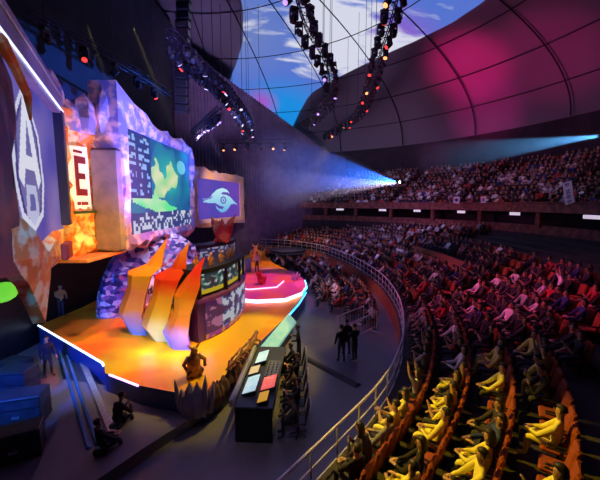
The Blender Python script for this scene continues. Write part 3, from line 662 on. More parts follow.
def art(par, i0, i1, z0, z1, fn, power, name, off=.04, o=(-4.5, 16, 1.0), P=None, nx=30, ny=20):
    P = P or BCv; a = offs(P, off); a = a[i0:i1 + 1]; ln = len(a)
    mb = MB(); vs = []
    for j in range(ny + 1):
        for i in range(nx + 1):
            f = i / nx * (ln - 1); k = min(int(f), ln - 2); p = a[k] + (a[k + 1] - a[k]) * (f - k); vs.append((p.x - o[0], p.y - o[1], z0 + (z1 - z0) * j / ny - o[2]))
    fs = [(j * (nx + 1) + i, j * (nx + 1) + i + 1, (j + 1) * (nx + 1) + i + 1, (j + 1) * (nx + 1) + i) for j in range(ny) for i in range(nx)]
    mb.add(vs, fs); m = mat('picture_%s' % power, attr='pic', power=power) if power else mat('picture_print', attr='pic', rough=.5)
    ob = mb.obj(name, m, par); at = ob.data.color_attributes.new('pic', 'FLOAT_COLOR', 'CORNER'); buf = []
    for j in range(ny):
        for i in range(nx): c = fn((i + .5) / nx, (j + .5) / ny); buf += [c[0], c[1], c[2], 1] * 4
    at.data.foreach_set('color', buf); sm = ob.modifiers.new('s', 'SOLIDIFY'); sm.thickness = .03; sm.offset = -1; return ob
def pic_front(u, v):
    k = ns(u * 2.4, v, 4, 1) + .4 * ns(u * 2, v, 11, 4); c = (.07, .02, .14)
    if k > .05: c = (.75, .85, 1)
    if -.14 < k < -.04: c = (.08, .30, .75)
    if u < .2: c = (.10, .02, .12) if k < .1 else (.6, .2, .4)
    if v < .12: c = (1, .3, .1) if k > 0 else (.5, .05, .3)
    return c
def pic_win(seed):
    def f(u, v):
        if v < .2: return (.75, .55, .02)
        k = ns(u, v, 5, seed); c = (.02, .05, .07)
        if k > .12: c = (.10, .30, .26)
        if k > .3: c = (.65, .75, .7)
        if abs(u - .5) < .12 and v < .8: c = (.02, .02, .05) if k < .2 else (.3, .25, .3)
        return c
    return f
art(booth, 2, BL - 1, 1.05, 2.7, pic_front, .45, 'front_artwork', nx=70, ny=24)
ww = (BL - 3) // 3
for k in range(3): art(booth, 1 + k * ww, k * ww + ww - 0, 3.05, 3.95, pic_win(k * 7.3), .55, 'window', -.1, nx=16, ny=14)
for k in range(4):
    i = min(BL - 1, 1 + k * ww); p = offs(BCv, -.05)[i]; MB().box((p.x + 4.5, p.y - 16, 2.43), (.12, .12, 1.1)).obj('post', M_black, booth)
M_gold = mat('gold_brown', (.55, .30, .10), .4, .3, noise=(8, (.35, .16, .06), .4, .6))
def creature(loc, h, m, label, rz=0, group=None, seed=0):
    """small crouched horned sculpture: skinned trunk, limbs and a pair of horns"""
    t = thing('creature_statue', label, 'statue', loc, rz, group); mb = MB(); k = h
    mb.tube([(0, 0, 0), (.02 * k, 0, .3 * k), (.04 * k, 0, .55 * k), (.08 * k, 0, .74 * k), (.12 * k, 0, .86 * k)], [.16 * k, .20 * k, .22 * k, .12 * k, .11 * k], 8)
    mb.ell((.14 * k, 0, .90 * k), (.13 * k, .10 * k, .10 * k), 8, 6)
    for s in (-1, 1):
        mb.tube([(.02 * k, s * .15 * k, .68 * k), (.10 * k, s * .33 * k, .5 * k), (.25 * k, s * .27 * k, .36 * k)], [.08 * k, .06 * k, .05 * k], 6)
        mb.tube([(0, s * .10 * k, .3 * k), (.16 * k, s * .2 * k, .2 * k), (.05 * k, s * .2 * k, 0), (.16 * k, s * .22 * k, 0)], [.11 * k, .08 * k, .05 * k, .04 * k], 6)
    mb.obj('body', m, t)
    hb = MB()
    for s in (-1, 1): hb.tube([(.12 * k, s * .07 * k, .95 * k), (.08 * k, s * .17 * k, 1.04 * k), (.12 * k, s * .18 * k, 1.14 * k)], [.04 * k, .03 * k, .005 * k], 5)
    hb.obj('horns', m, t); return t
ords = ['first', 'second', 'third', 'fourth', 'fifth', 'sixth', 'seventh', 'eighth', 'ninth', 'tenth', 'eleventh', 'twelfth']
pr = offs(BCv, -.55)
for k in range(5):
    p = pr[2 + k * (BL - 4) // 5]; creature((p.x, p.y, 4.15), .55, mat('copper', (.5, .18, .07), .5), 'small copper creature on the booth roof, %s from the flames' % ords[k], -.3, 'creatures on the booth roof')
# far booth, red creature, round platform
b2o = (-6.2, 25.5, 1.0)
booth2 = thing('player_booth', 'far player booth with violet and white panels beyond the pink round stage', 'booth', b2o)
BC2 = resample(catmull([(-7.4, 23.6), (-6.3, 25), (-5.6, 27), (-5.6, 28.6)], 8), .25)
curved(BC2, -1.4, 0, .98, 2.4, mat('booth_plum', (.16, .05, .24), .4), 'base', booth2, b2o); curved(BC2, -1.5, .1, 2.4, 2.52, mat('ledge_violet'), 'counter', booth2, b2o)
curved(BC2, -1.5, 0, 3.7, 3.9, M_black, 'roof', booth2, b2o); curved(BC2, -1.45, -1.3, 2.5, 3.7, M_black, 'back_panel', booth2, b2o)
art(booth2, 1, len(BC2) - 1, 1.1, 2.35, lambda u, v: ((.5, .15, .8) if ns(u * 2, v, 5) > .1 else (.7, .7, .9) if ns(u * 2, v, 7, 3) > .1 else (.12, .05, .25)), .5, 'front_artwork', .04, b2o, BC2, 24, 10)
art(booth2, 1, len(BC2) - 1, 2.55, 3.65, lambda u, v: ((.45, .5, .7) if ns(u * 3, v, 6, 9) > .12 else (.06, .04, .14)), .45, 'window', -.1, b2o, BC2, 24, 10)
rc = MB(); r_ = random.Random(5)
for k in range(9): crystal(rc, (r_.uniform(-.5, .5), r_.uniform(-.5, .5), 0), (r_.uniform(-1.3, 1.3), r_.uniform(-.6, .6), r_.uniform(1.2, 2.3)), .32, 5, k)
tag(rc.obj('spiky_sculpture', M_rockr, loc=(-6.3, 26.4, 3.9)), 'bright red spiky sculpture on top of the far player booth', 'sculpture')
rc = MB()
for k in range(6): crystal(rc, (0, 0, 0), (r_.uniform(-.5, .5), r_.uniform(-.4, .4), r_.uniform(.6, 1.3)), .2, 5, k)
tag(rc.obj('spiky_sculpture', mat('rock_crimson', (.8, .03, .05), .4), loc=(-2.7, 23.2, 1.2)), 'crimson branching centrepiece in the middle of the pink round stage', 'sculpture')
rc = MB()
for k in range(5): crystal(rc, (0, (k - 2) * .12, 0), ((k - 2) * .2, (k - 2) * .15, .5 + .2 * (k % 2)), .1, 5, k)
tag(rc.obj('spiky_sculpture', mat('rock_pale', (.85, .6, .9), .4), loc=(-.35, 24.3, 1.2)), 'small pale pink sculpture at the round stage outer edge', 'sculpture')
tag(MB().lathe([(.28, 0), (.28, .9), (.2, 1.0), (.24, 1.15)], n=12).obj('pedestal', mat('pedestal_blue', (.3, .4, .7), .4), loc=(-4.4, 27.5, 1.2)), 'pale blue round pedestal on the far side of the pink stage', 'pedestal')
creature((-4.6, 33.5, 1.0), 1.7, mat('rock_orange', (.9, .4, .12), .5), 'orange horned statue at the head of the yellow runway', -1.2)
rp = thing('round_platform', 'dark round camera platform with a yellow glow painted on its foot beyond the runway', 'platform', (-1.5, 39.6, 0))
MB().lathe([(2.5, 0), (2.5, .18), (2.3, .2)], n=40).obj('foot', mat('foot_yellow_glow', (.6, .45, .12), .6), rp)  # yellow glow round the platform's base is put into the foot colour
MB().lathe([(2.15, .2), (2.15, 1.35), (2.22, 1.36), (2.22, 1.45)], n=40).obj('drum', mat('drum_dark', (.04, .05, .08), .5), rp)
MB().lathe([(2.19, 1.1), (2.24, 1.1), (2.24, 1.18), (2.19, 1.18)], n=40).obj('band', mat('drum_blue', (.10, .14, .26), .4), rp)

# prow: claw rocks, statue, ridge with beasts
CS = .82
claw = thing('rock_claw', 'grey violet cluster of upright rock claws at the stage prow', 'rock', (-3.3, 9.8, .33)); k = 0
for (dx, dy, h, r) in ((-.62, .1, .95, .13), (-.38, -.05, .75, .2), (-.12, -.1, .95, .24), (.1, -.15, 1.0, .22), (.32, -.05, 1.15, .15), (.5, .12, .9, .13), (.0, .1, .8, .3)):
    mb = MB(); crystal(mb, (dx * .8, dy, 0), (dx * 1.1, dy, h * 1.2), r * .95, 6, k); mb.obj('claw', mat('claw_stone', (.42, .34, .5), .6, noise=(2, (.3, .24, .36), .4, .6)), claw); k += 1
creature((-3.7, 10.9, 1.0), 1.12, M_gold, 'gold armoured horned statue standing just behind the rock claws', -.9)
ridge = MB(); pts = [(-3.0, 9.9), (-2.68, 10.6), (-2.4, 11.5), (-2.12, 12.4), (-1.95, 13.0)]; r_ = random.Random(2)
for i in range(22):
    t = i / 21 * 3.999; a, b = Vector(pts[int(t)]), Vector(pts[int(t) + 1]); p = a + (b - a) * (t % 1); crystal(ridge, (p.x + 2.2, p.y - 11.3, -.5), (p.x + 2.2 + r_.uniform(-.1, .1), p.y - 11.3 + r_.uniform(-.1, .1), r_.uniform(.12, .32)), r_.uniform(.18, .26), 6, i)
tag(ridge.obj('rock_ridge', mat('rock_umber', (.12, .06, .045), .7, noise=(3, (.2, .1, .06), .4, .6)), loc=(-2.2, 11.3, .9)), 'dark brown rocky ridge along the stage edge between claws and glowing panel', 'rock')
def beast(loc, rz, k, label):
    t = thing('lizard_statue', label, 'statue', loc, rz, 'gold lizards on the ridge'); mb = MB()
    mb.tube([(-.75 * k, .1 * k, .10 * k), (-.45 * k, 0, .2 * k), (-.15 * k, 0, .28 * k), (.2 * k, 0, .30 * k), (.4 * k, 0, .42 * k), (.58 * k, 0, .46 * k), (.75 * k, 0, .40 * k)], [.02 * k, .09 * k, .16 * k, .15 * k, .09 * k, .11 * k, .04 * k], 8)
    for x in (-.2, .22):
        for s in (-1, 1): mb.tube([(x * k, s * .1 * k, .26 * k), (x * k + .08 * k, s * .26 * k, .2 * k), (x * k + .02 * k, s * .28 * k, 0)], [.07 * k, .05 * k, .035 * k], 6)
    mb.obj('body', M_gold, t); sb = MB()
    for i in range(6): crystal(sb, ((-.35 + i * .14) * k, 0, .36 * k), ((-.38 + i * .14) * k, 0, .56 * k), .05 * k, 4, i)
    sb.obj('spines', M_gold, t)
beast((-2.36, 11.5, 1.12), 1.3, .8, 'gold lizard statue on the ridge, nearest the claws')
beast((-2.14, 12.2, 1.14), 1.25, .8, 'gold lizard statue in the middle of the ridge')
beast((-1.93, 12.9, 1.16), 1.4, .9, 'gold lizard statue by the pale green edge panel')

# ------------------------------------------------------------------ people
def skinned(name, bones, root, sub=1, extra=None, mats=(M_cloth, M_pants, M_skin), smooth=True):
    """bones: {joint: (pos, radius, parent, material index)}; one continuous surface grown round the skeleton"""
    keys = list(bones); idx = {k: i for i, k in enumerate(keys)}
    me = bpy.data.meshes.new('sk'); me.from_pydata([bones[k][0] for k in keys], [(idx[k], idx[bones[k][2]]) for k in keys if bones[k][2]], [])
    o = bpy.data.objects.new('sk', me); COL.objects.link(o)
    md = o.modifiers.new('skin', 'SKIN'); md.use_smooth_shade = smooth; md.branch_smoothing = .3
    for i, k in enumerate(keys):
        sv = me.skin_vertices[0].data[i]; r = bones[k][1]; sv.radius = r if isinstance(r, tuple) else (r, r); sv.use_root = (k == root)
    if sub:
        sd = o.modifiers.new('sub', 'SUBSURF'); sd.levels = sub; sd.render_levels = sub
    dg = bpy.context.evaluated_depsgraph_get(); me2 = bpy.data.meshes.new_from_object(o.evaluated_get(dg)); me2.name = name
    bpy.data.objects.remove(o); bpy.data.meshes.remove(me)
    me2.materials.clear()
    for m in mats: me2.materials.append(m)
    segs = [(Vector(bones[k][0]), Vector(bones[bones[k][2]][0]), bones[k][3]) for k in keys if bones[k][2]]
    mi = []
    for p in me2.polygons:
        c = p.center; best = (9, 0)
        for a, b, m in segs:
            ab = b - a; t = max(0, min(1, (c - a).dot(ab) / max(ab.length_squared, 1e-9))); d = (c - (a + ab * t)).length
            if d < best[0]: best = (d, m)
        mi.append(best[1])
    me2.polygons.foreach_set('material_index', mi); me2.polygons.foreach_set('use_smooth', [True] * len(mi))
    if extra:
        bm = bmesh.new(); bm.from_mesh(me2)
        for (c, r, m) in extra:
            v0 = len(bm.faces); res = bmesh.ops.create_icosphere(bm, subdivisions=1, radius=1, matrix=Matrix.Translation(c) @ Matrix.Diagonal((*r, 1)))
            for v in res['verts']:
                for f in v.link_faces: f.material_index = m; f.smooth = True
        bm.to_mesh(me2); bm.free()
    me2.update(); return me2
def body_bones(pose, fingers=True):
    B = {}
    st = pose.startswith('stand'); hz = .90 if st else .50; lean = {'seat_lean': -.12, 'seat_fwd': .16}.get(pose, -.04)
    if st: lean = .03 if pose == 'stand_fwd' else 0
    def tl(h, y=0, x=0): return (x + lean * h / .5, y, hz + h)
    B['pelvis'] = ((0, 0, hz), (.15, .12), None, 1); B['waist'] = (tl(.16), (.145, .11), 'pelvis', 0); B['chest'] = (tl(.36), (.175, .125), 'waist', 0)
    B['neck'] = (tl(.53, 0, .01), .055, 'chest', 0); B['jaw'] = (tl(.60, 0, .03), (.065, .07), 'neck', 2); B['head'] = (tl(.70, 0, .03), (.082, .098), 'jaw', 2); B['crown'] = (tl(.79, 0, .02), .055, 'head', 2)
    H = {'seat_rest': ((.26, .20, .12), (.42, .09, .12)), 'seat_lean': ((.10, .27, .10), (.34, .12, .14)), 'seat_phone': ((.20, .22, .14), (.36, .10, .36)), 'seat_clap': ((.22, .22, .20), (.40, .03, .34)),
         'seat_arms_up': ((.10, .26, .66), (.16, .24, .92)), 'seat_fwd': ((.40, .20, .10), (.46, .07, .30)), 'stand': ((.0, .26, .17), (.10, .27, -.05)), 'stand_fwd': ((.08, .25, .2), (.32, .15, .14)), 'stand_cross': ((.08, .27, .2), (.22, .02, .27))}[pose]
    for s, n in ((1, 'l'), (-1, 'r')):
        B['sh' + n] = (tl(.44, s * .19), .078, 'chest', 0)
        (ex, ey, ez), (hx, hy, hz2) = H
        if pose in ('seat_phone', 'seat_lean') and s < 0: (hx, hy, hz2) = (.38, .14, .10)
        if pose == 'stand_fwd' and s < 0: (hx, hy, hz2) = (.30, .10, .30)
        e = Vector((ex, s * ey, hz + ez)); w = Vector((hx, s * hy, hz + hz2)); B['el' + n] = (tuple(e), .056, 'sh' + n, 0)
        B['wr' + n] = (tuple(w), .036, 'el' + n, 0 if pose in ('stand_cross', 'seat_lean', 'seat_fwd', 'seat_rest', 'stand', 'stand_fwd') else 2); d = (w - e).normalized(); p = w + d * .075; B['pa' + n] = (tuple(p), (.034, .02), 'wr' + n, 2)
        if fingers:
            side = Vector((0, s, 0)) - d * d.y * s; side = side.normalized() if side.length > .1 else Vector((0, 0, 1)); dn = Vector((0, 0, -1))
            for i, (off, L) in enumerate(((-.026, .07), (-.009, .08), (.009, .075), (.025, .058))):
                a = p + d * .02 + side * off; k1 = a + d * L * .5 + dn * .006; k2 = a + d * L * .85 + dn * .03
                B['f%d' % i + n] = (tuple(a), .010, 'pa' + n, 2); B['g%d' % i + n] = (tuple(k1), .009, 'f%d' % i + n, 2); B['h%d' % i + n] = (tuple(k2), .008, 'g%d' % i + n, 2)
            a = w + d * .035 - side * .03; B['t0' + n] = (tuple(a), .011, 'wr' + n, 2); B['t1' + n] = (tuple(a + d * .035 - side * .03), .009, 't0' + n, 2)
        if st:
            sp = .10 if pose == 'stand' else .08; fx = .06 * s if pose != 'stand_cross' else 0
            B['hp' + n] = ((0, s * .09, .86), .10, 'pelvis', 1); B['kn' + n] = ((fx * .6, s * sp, .48), .062, 'hp' + n, 1); B['an' + n] = ((fx - .02, s * (sp + .01), .09), .042, 'kn' + n, 1); B['to' + n] = ((fx + .15, s * (sp + .03), .045), .038, 'an' + n, 1)
        else:
            kx = .44; B['hp' + n] = ((.04, s * .10, .49), .098, 'pelvis', 1); B['kn' + n] = ((kx, s * .14, .50), .068, 'hp' + n, 1); B['an' + n] = ((kx + .02 + (.08 if pose == 'seat_lean' else 0), s * .13, .10), .044, 'kn' + n, 1); B['to' + n] = ((kx + .19, s * .15, .05), .038, 'an' + n, 1)
    hd = Vector(B['head'][0]); ex = [((hd.x + .098, hd.y, hd.z - .005), (.018, .012, .022), 2)] + [((hd.x + .0, s * .088, hd.z - .01), (.02, .012, .03), 2) for s in (-1, 1)] + [((hd.x + .085, s * .032, hd.z + .02), (.012, .012, .009), 3) for s in (-1, 1)] + [((hd.x + .088, 0, hd.z - .05), (.008, .025, .006), 4)]
    return B, ex, hd
M_eye = mat('eye', (.03, .02, .02), .2); M_lip = mat('lip', (.45, .18, .15), .5)
BODY = {}; HAIRS = {}
def hair_mesh(long_):
    mb = MB(); M = Matrix.Rotation(-.12, 4, 'Y')
    vs = []; n, m = 12, 6; k = 0
    mb2 = MB(); mb2.ell((0, 0, 0), (.108, .100, .115), 12, 9)
    bm = bmesh.new(); vv = [bm.verts.new(v) for v in mb2.v]
    for f in mb2.f: bm.faces.new([vv[i] for i in f])
    dl = [v for v in bm.verts if (v.co.x > .05 and v.co.z < .055) or v.co.z < (-.10 if long_ else -.045)]
    bmesh.ops.delete(bm, geom=dl, context='VERTS')
    for v in bm.verts:
        if long_ and v.co.z < .0: v.co.z = v.co.z * 2.3 - .02; v.co.x -= .015; v.co.y *= 1.08
    bmesh.ops.solidify(bm, geom=bm.faces[:], thickness=.018)
    me = bpy.data.meshes.new('hair'); bm.to_mesh(me); bm.free(); me.materials.append(M_hair); me.polygons.foreach_set('use_smooth', [True] * len(me.polygons)); return me
HAIRS = {False: hair_mesh(False), True: hair_mesh(True)}
POSES = ['seat_rest', 'seat_lean', 'seat_phone', 'seat_clap', 'seat_arms_up', 'seat_fwd', 'stand', 'stand_fwd', 'stand_cross']
PD = {'seat_rest': 'sitting with hands on knees', 'seat_lean': 'leaning back in the seat', 'seat_phone': 'holding up a phone', 'seat_clap': 'clapping', 'seat_arms_up': 'with both arms raised', 'seat_fwd': 'leaning forward', 'stand': 'standing', 'stand_fwd': 'standing and reaching forward', 'stand_cross': 'standing with folded arms'}
for p in POSES:
    Bn, ex, hd = body_bones(p); BODY[p] = (skinned('body', Bn, 'pelvis', 1, ex, (M_cloth, M_pants, M_skin, M_eye, M_lip)), hd)
BODY2 = {}
for p in POSES[:6]: me_ = BODY[p][0].copy(); me_.materials[1] = M_cloth; BODY2[p] = me_
def person(pose, loc, rz, color, label, group=None, hair=None, cat='person', bodymesh=None):
    me, hd = BODY[pose]; me = bodymesh or me
    o = bpy.data.objects.new('person', me); COL.objects.link(o); o.location = loc; o.rotation_euler = (0, 0, rz); o.color = (*color, 1)
    tag(o, label, cat, group)
    if hair != 'none':
        h = bpy.data.objects.new('hair', HAIRS[bool(hair)]); COL.objects.link(h); h.parent = o; h.location = (hd.x - .012, 0, hd.z + .025)
    return o

# theatre seats
def seat_parts(ox=0):
    bk = MB(); Mx = Matrix.Rotation(R(-12), 4, 'Y'); bk.box((-.24, 0, .70), (.10, .47, .60), 0, Mx, .05); st_ = MB(); st_.box((.02, 0, .42), (.44, .44, .09), 0, None, .03)
    ped = MB(); ped.box((-.08, 0, .2), (.10, .30, .40)); ped.box((-.08, 0, .015), (.3, .4, .03))
    am = [MB().box((-.02, s * .255, .60), (.34, .045, .04), 0, None, .012) for s in (-1, 1)]
    for a, s in zip(am, (-1, 1)): a.box((-.10, s * .255, .38), (.05, .035, .42))
    return bk, st_, ped, am
bk, st_, ped, am = seat_parts()
SM = [('backrest', bk.mesh('backrest', M_seat)), ('seat', st_.mesh('seat', M_seat)), ('pedestal', ped.mesh('pedestal', M_black)), ('armrest', am[0].mesh('armrest', M_black)), ('armrest', am[1].mesh('armrest', M_black))]
def chair(loc, rz, label, group=None):
    t = thing('theatre_seat', label, 'seat', loc, rz, group)
    for n_, me in SM:
        o = bpy.data.objects.new(n_, me); COL.objects.link(o); o.parent = t
    return t

# every place in the stands: (distance key, x, y, z, facing, zone, row, index)
F3, U3, R3 = Vector((0, math.cos(PITCH), -math.sin(PITCH))), Vector((0, math.sin(PITCH), math.cos(PITCH))), Vector((1, 0, 0))
def view(p):
    d = Vector(p) - Vector((0, 0, CAM_H)); f = d.dot(F3)
    return (300 + F_PX * d.x / f, 240 - F_PX * d.dot(U3) / f, f) if f > .1 else None
places = []
zone_gap = lambda r, p: r in (4, 5) and 21.6 < p.y < 31
for r in range(NR):
    line = resample(offs(RC, ROW0 + PITCHR * r + .48), .62)
    for i, p in enumerate(line):
        a = line[min(i + 1, len(line) - 1)] - line[max(i - 1, 0)]; face = math.atan2(a.x, -a.y) if False else math.atan2(a.y, a.x) + math.pi / 2
        y = p.y
        if zone_gap(r, p): continue
        if (r >= 8 and y < 31) or (r >= 7 and y < 14): continue                       # behind the tan partition
        if r >= 4 and y < 8.9 + (r - 4) * 1.3: continue            # empty dark corner by the stairs
        if abs((y - 17.2) - (p.x - 5.5) * .12) < .62: continue         # aisle
        if abs((y - 30.8) - (p.x - 5.5) * .35) < .62: continue        # aisle
        places.append((p.x, y, row_z(r), face, 'stand', r, i))
for r in range(NB - 1):
    rr = BR + .3 + BP * r + .42; n = int(R(A1 - A0) * rr / .58)
    for i in range(n):
        a = R(A0) + i * .58 / rr
        if (math.degrees(a) - 8) % 17 < 1.6: continue
        places.append((BC.x + rr * math.cos(a), BC.y + rr * math.sin(a), BZ + BDZ * r, a + math.pi, 'balcony', r, i))
for r in range(6):
    line = resample(offs(RC, -1.25 - .95 * r), .62)
    for i, p in enumerate(line):
        if p.y < 17.6 + r * 1.3 or p.y > 46: continue
        if r >= 4 and p.y < 33: continue
        if math.hypot(p.x + 1.5, p.y - 39.6) < 3.3 or p.x < -6.3: continue
        a = line[min(i + 1, len(line) - 1)] - line[max(i - 1, 0)]
        places.append((p.x, p.y, 0.0, math.atan2(a.y, a.x) + math.pi / 2, 'floor', r, i))
places = [q for q in places if q[1] < 39 + (q[0] + 14.3) * .843 - 1.0 and not (q[4] == 'stand' and math.hypot(q[0] - BC.x, q[1] - BC.y) > 29.8)]
rnd = random.Random(21)
TONES = [('white', (.85, .83, .82)), ('white', (.9, .88, .85)), ('pale grey', (.5, .5, .53)), ('grey', (.25, .24, .26)), ('dark blue', (.03, .05, .2)), ('dark', (.05, .04, .06))] + [('black', (.015, .014, .018))] * 7 + [('dark', (.04, .03, .04))] * 4 + [('red', (.5, .04, .04))]
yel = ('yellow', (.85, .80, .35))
people = []
for (x, y, z, f, zone, r, i) in places:
    occ = (.9 if zone == 'balcony' else .66 if (zone == 'stand' and y < 9.5) else .84)
    if rnd.random() > occ: people.append(None); continue
    if zone == 'stand' and ((r >= 8 and y < 31) or (r >= 7 and y < 14)): people.append(None); continue
    pose = rnd.choices(POSES[:6], [4, 3, 2, 2, .7, 2])[0]; tone = rnd.choice(TONES)
    if zone == 'stand' and r < 4 and y < 10.5 and rnd.random() < .5: tone = ('yellow', (.88, .78, .16))  # yellow spotlight's tint is put into these shirt colours
    people.append((pose, tone, rnd.random() < .3))
def inview(p, m=4):
    v = view(p)
    return v and -m < v[0] < 600 + m and -m < v[1] < 480 + m
order = sorted([k for k in range(len(places)) if inview((places[k][0], places[k][1], places[k][2] + 1))], key=lambda k: view(places[k][:3])[2])
near_p = [k for k in order if people[k]][:296]
near_s = [k for k in order if places[k][4] == 'stand'][:296]
setp, sets = set(near_p), set(near_s)
def where(k):
    x, y, z, f, zone, r, i = places[k]
    if zone == 'floor': return '%s row inward from the wall on the arena floor' % ords[r]
    if zone == 'balcony': return '%s row of the balcony' % ords[r]
    return '%s row up from the curved railing' % ords[r]
# seats are counted along each row from the camera side, among those in view
count = {}
def ordn(n): return ords[n - 1] if n <= 12 else '%d%s' % (n, 'th' if 10 < n % 100 < 14 else {1: 'st', 2: 'nd', 3: 'rd'}.get(n % 10, 'th'))
num = {}
for k in sorted(order, key=lambda k: (places[k][4], places[k][5], places[k][6])):
    key = (places[k][4], places[k][5]); count[key] = count.get(key, 0) + 1; num[k] = count[key]
def place_label(k):
    zone, r = places[k][4], places[k][5]; n = ordn(num[k])
    return {'stand': '%s stand row, %s place from the near end' % (ords[r], n), 'floor': '%s floor row, %s place from the near end' % (ords[r], n), 'balcony': '%s balcony row, %s place from the right' % (ords[r], n)}[zone]
for k in near_s:
    x, y, z, f, zone, r, i = places[k]; state = 'empty' if not people[k] else 'occupied'
    chair((x, y, z), f, 'orange theatre seat, %s, %s' % (state, place_label(k)), 'theatre seats in the lower stand')
SHORT = {'seat_rest': 'hands on knees', 'seat_lean': 'leaning back', 'seat_phone': 'one hand raised', 'seat_clap': 'clapping', 'seat_arms_up': 'arms raised', 'seat_fwd': 'leaning forward'}
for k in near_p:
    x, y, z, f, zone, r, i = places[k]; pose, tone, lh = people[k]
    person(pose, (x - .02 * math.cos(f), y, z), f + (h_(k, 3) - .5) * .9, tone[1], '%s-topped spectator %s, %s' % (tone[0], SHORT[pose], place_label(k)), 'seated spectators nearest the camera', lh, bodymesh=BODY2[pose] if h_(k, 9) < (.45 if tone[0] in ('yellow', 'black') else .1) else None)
# the rest of the crowd and of the seats, one mesh each
def merged(name, items, protos, m, label, cat, attr):
    V, Fc, Fs, C4 = [], [], [], []; off = 0
    for (loc, rz, pk, col) in items:
        pv, pf, pc = protos[pk]; c, s_ = math.cos(rz), math.sin(rz)
        q = pv @ np.array([[c, s_, 0], [-s_, c, 0], [0, 0, 1.]]) + np.array(loc); V.append(q); Fc.append(pf + off); off += len(pv)
        C4.append(np.where(pc[:, None] == 0, np.array(col)[None], np.where(pc[:, None] == 1, np.array((.04, .04, .05))[None], np.where(pc[:, None] == 2, np.array((.45, .26, .18))[None], np.array((.02, .015, .012))[None]))))
    V = np.concatenate(V); Fq = np.concatenate(Fc); C4 = np.concatenate(C4); me = bpy.data.meshes.new(name)
    me.vertices.add(len(V)); me.vertices.foreach_set('co', V.ravel()); me.loops.add(Fq.size); me.loops.foreach_set('vertex_index', Fq.ravel()); me.polygons.add(len(Fq))
    me.polygons.foreach_set('loop_start', np.arange(0, Fq.size, 3)); me.update(calc_edges=True); me.materials.append(m)
    if attr:
        at = me.color_attributes.new('tone', 'FLOAT_COLOR', 'CORNER'); at.data.foreach_set('color', np.repeat(np.c_[C4, np.ones(len(C4))], 3, axis=0).ravel())
    o = bpy.data.objects.new(name, me); COL.objects.link(o); return tag(o, label, cat, None, 'stuff')
LOWP = {}
for p in POSES[:6]:
    Bn, ex, hd = body_bones(p, False); me = skinned('low', Bn, 'pelvis', 0); bm = bmesh.new(); bm.from_mesh(me)
    res = bmesh.ops.create_icosphere(bm, subdivisions=1, radius=1, matrix=Matrix.Translation((hd.x, 0, hd.z)) @ Matrix.Diagonal((.10, .09, .12, 1)))
    for v in res['verts']:
        for f in v.link_faces: f.material_index = 3 if (f.calc_center_median().x < hd.x + .02 or f.calc_center_median().z > hd.z + .05) else 2
    bmesh.ops.triangulate(bm, faces=bm.faces[:]); bm.to_mesh(me); bm.free()
    LOWP[p] = (np.array([v.co[:] for v in me.vertices]), np.array([q.vertices[:] for q in me.polygons]), np.array([q.material_index for q in me.polygons]))
items = []
for k, pp in enumerate(people):
    if pp is None or k in setp: continue
    x, y, z, f, zone, r, i = places[k]
    if zone == 'stand' and y < 6 or not inview((x, y, z + 1), 30): continue
    items.append(((x, y, z), f + (h_(k, 3) - .5) * 1.2, pp[0], pp[1][1]))
merged('crowd', items, LOWP, M_crowd, 'dense crowd of small distant spectators filling the far stand and balcony', 'crowd', True)
sb = MB()
for n_, me in SM[:2]:
    bm = bmesh.new(); bm.from_mesh(me); bmesh.ops.triangulate(bm, faces=bm.faces[:]); o_ = len(sb.v)
    sb.v += [v.co[:] for v in bm.verts]; sb.f += [tuple(v.index + o_ for v in f.verts) for f in bm.faces]; bm.free()
sp_ = {0: (np.array(sb.v), np.array(sb.f), np.zeros(len(sb.f)))}
merged('seating', [((p[0], p[1], p[2]), p[3], 0, (0, 0, 0)) for k, p in enumerate(places) if k not in sets and inview(p[:3], 30)], sp_, M_seat, 'distant rows of theatre seats under the crowd', 'seating', False)

# ------------------------------------------------------------------ railing, partition, barriers
RL = resample(RC, .25); RL = [p for p in RL if p.y > 4.3]
rail = thing('railing', 'long curved pale metal railing on the brown wall in front of the stand', 'railing', (RL[0].x, RL[0].y, 1.0))
ox, oy = RL[0].x, RL[0].y; RO = offs(RL, .1)
MB().tube([(p.x - ox, p.y - oy, .95) for p in RO], .035, 8).obj('handrail', M_rail, rail)
MB().tube([(p.x - ox, p.y - oy, .52) for p in RO], .022, 6).obj('middle_rail', M_rail, rail)
MB().tube([(p.x - ox, p.y - oy, .12) for p in RO], .022, 6).obj('bottom_rail', M_rail, rail)
for p in RO[2::4][:90]: MB().tube([(p.x - ox, p.y - oy, 0), (p.x - ox, p.y - oy, .95)], .024, 6).obj('post', M_rail, rail)
pt = [p for p in offs(RL, ROW0 + 4 * PITCHR + .92) if 22 < p.y < 30.6]
tag(curved(pt, -.06, .06, row_z(4), row_z(4) + .95, mat('tan_wood', (.36, .15, .08), .55), 'partition', None, (0, 0, 0)), 'low curved brown partition standing among the seats of the lower stand', 'partition')
def barrier(a, b, label):
    a, b = Vector(a), Vector(b); L = (b - a).length; t = thing('crowd_barrier', label, 'barrier', (a.x, a.y, 0), math.atan2((b - a).y, (b - a).x), 'floor barriers')
    MB().tube([(0, 0, .05), (0, 0, 1.05), (L, 0, 1.05), (L, 0, .05)], .035, 8).obj('frame', M_rail, t)
    MB().tube([(0, 0, .25), (L, 0, .25)], .025, 6).obj('lower_rail', M_rail, t)
    for k in range(int(L / .25)): MB().tube([(.12 + .25 * k, 0, .25), (.12 + .25 * k, 0, 1.05)], .009, 5).obj('bar', M_rail, t)
    for x in (.3, L - .3): MB().box((x, 0, .03), (.06, .6, .06)).obj('foot', M_rail, t)
barrier((2.55, 15.9), (4.25, 17.6), 'pale metal barrier nearest the two standing dark figures')
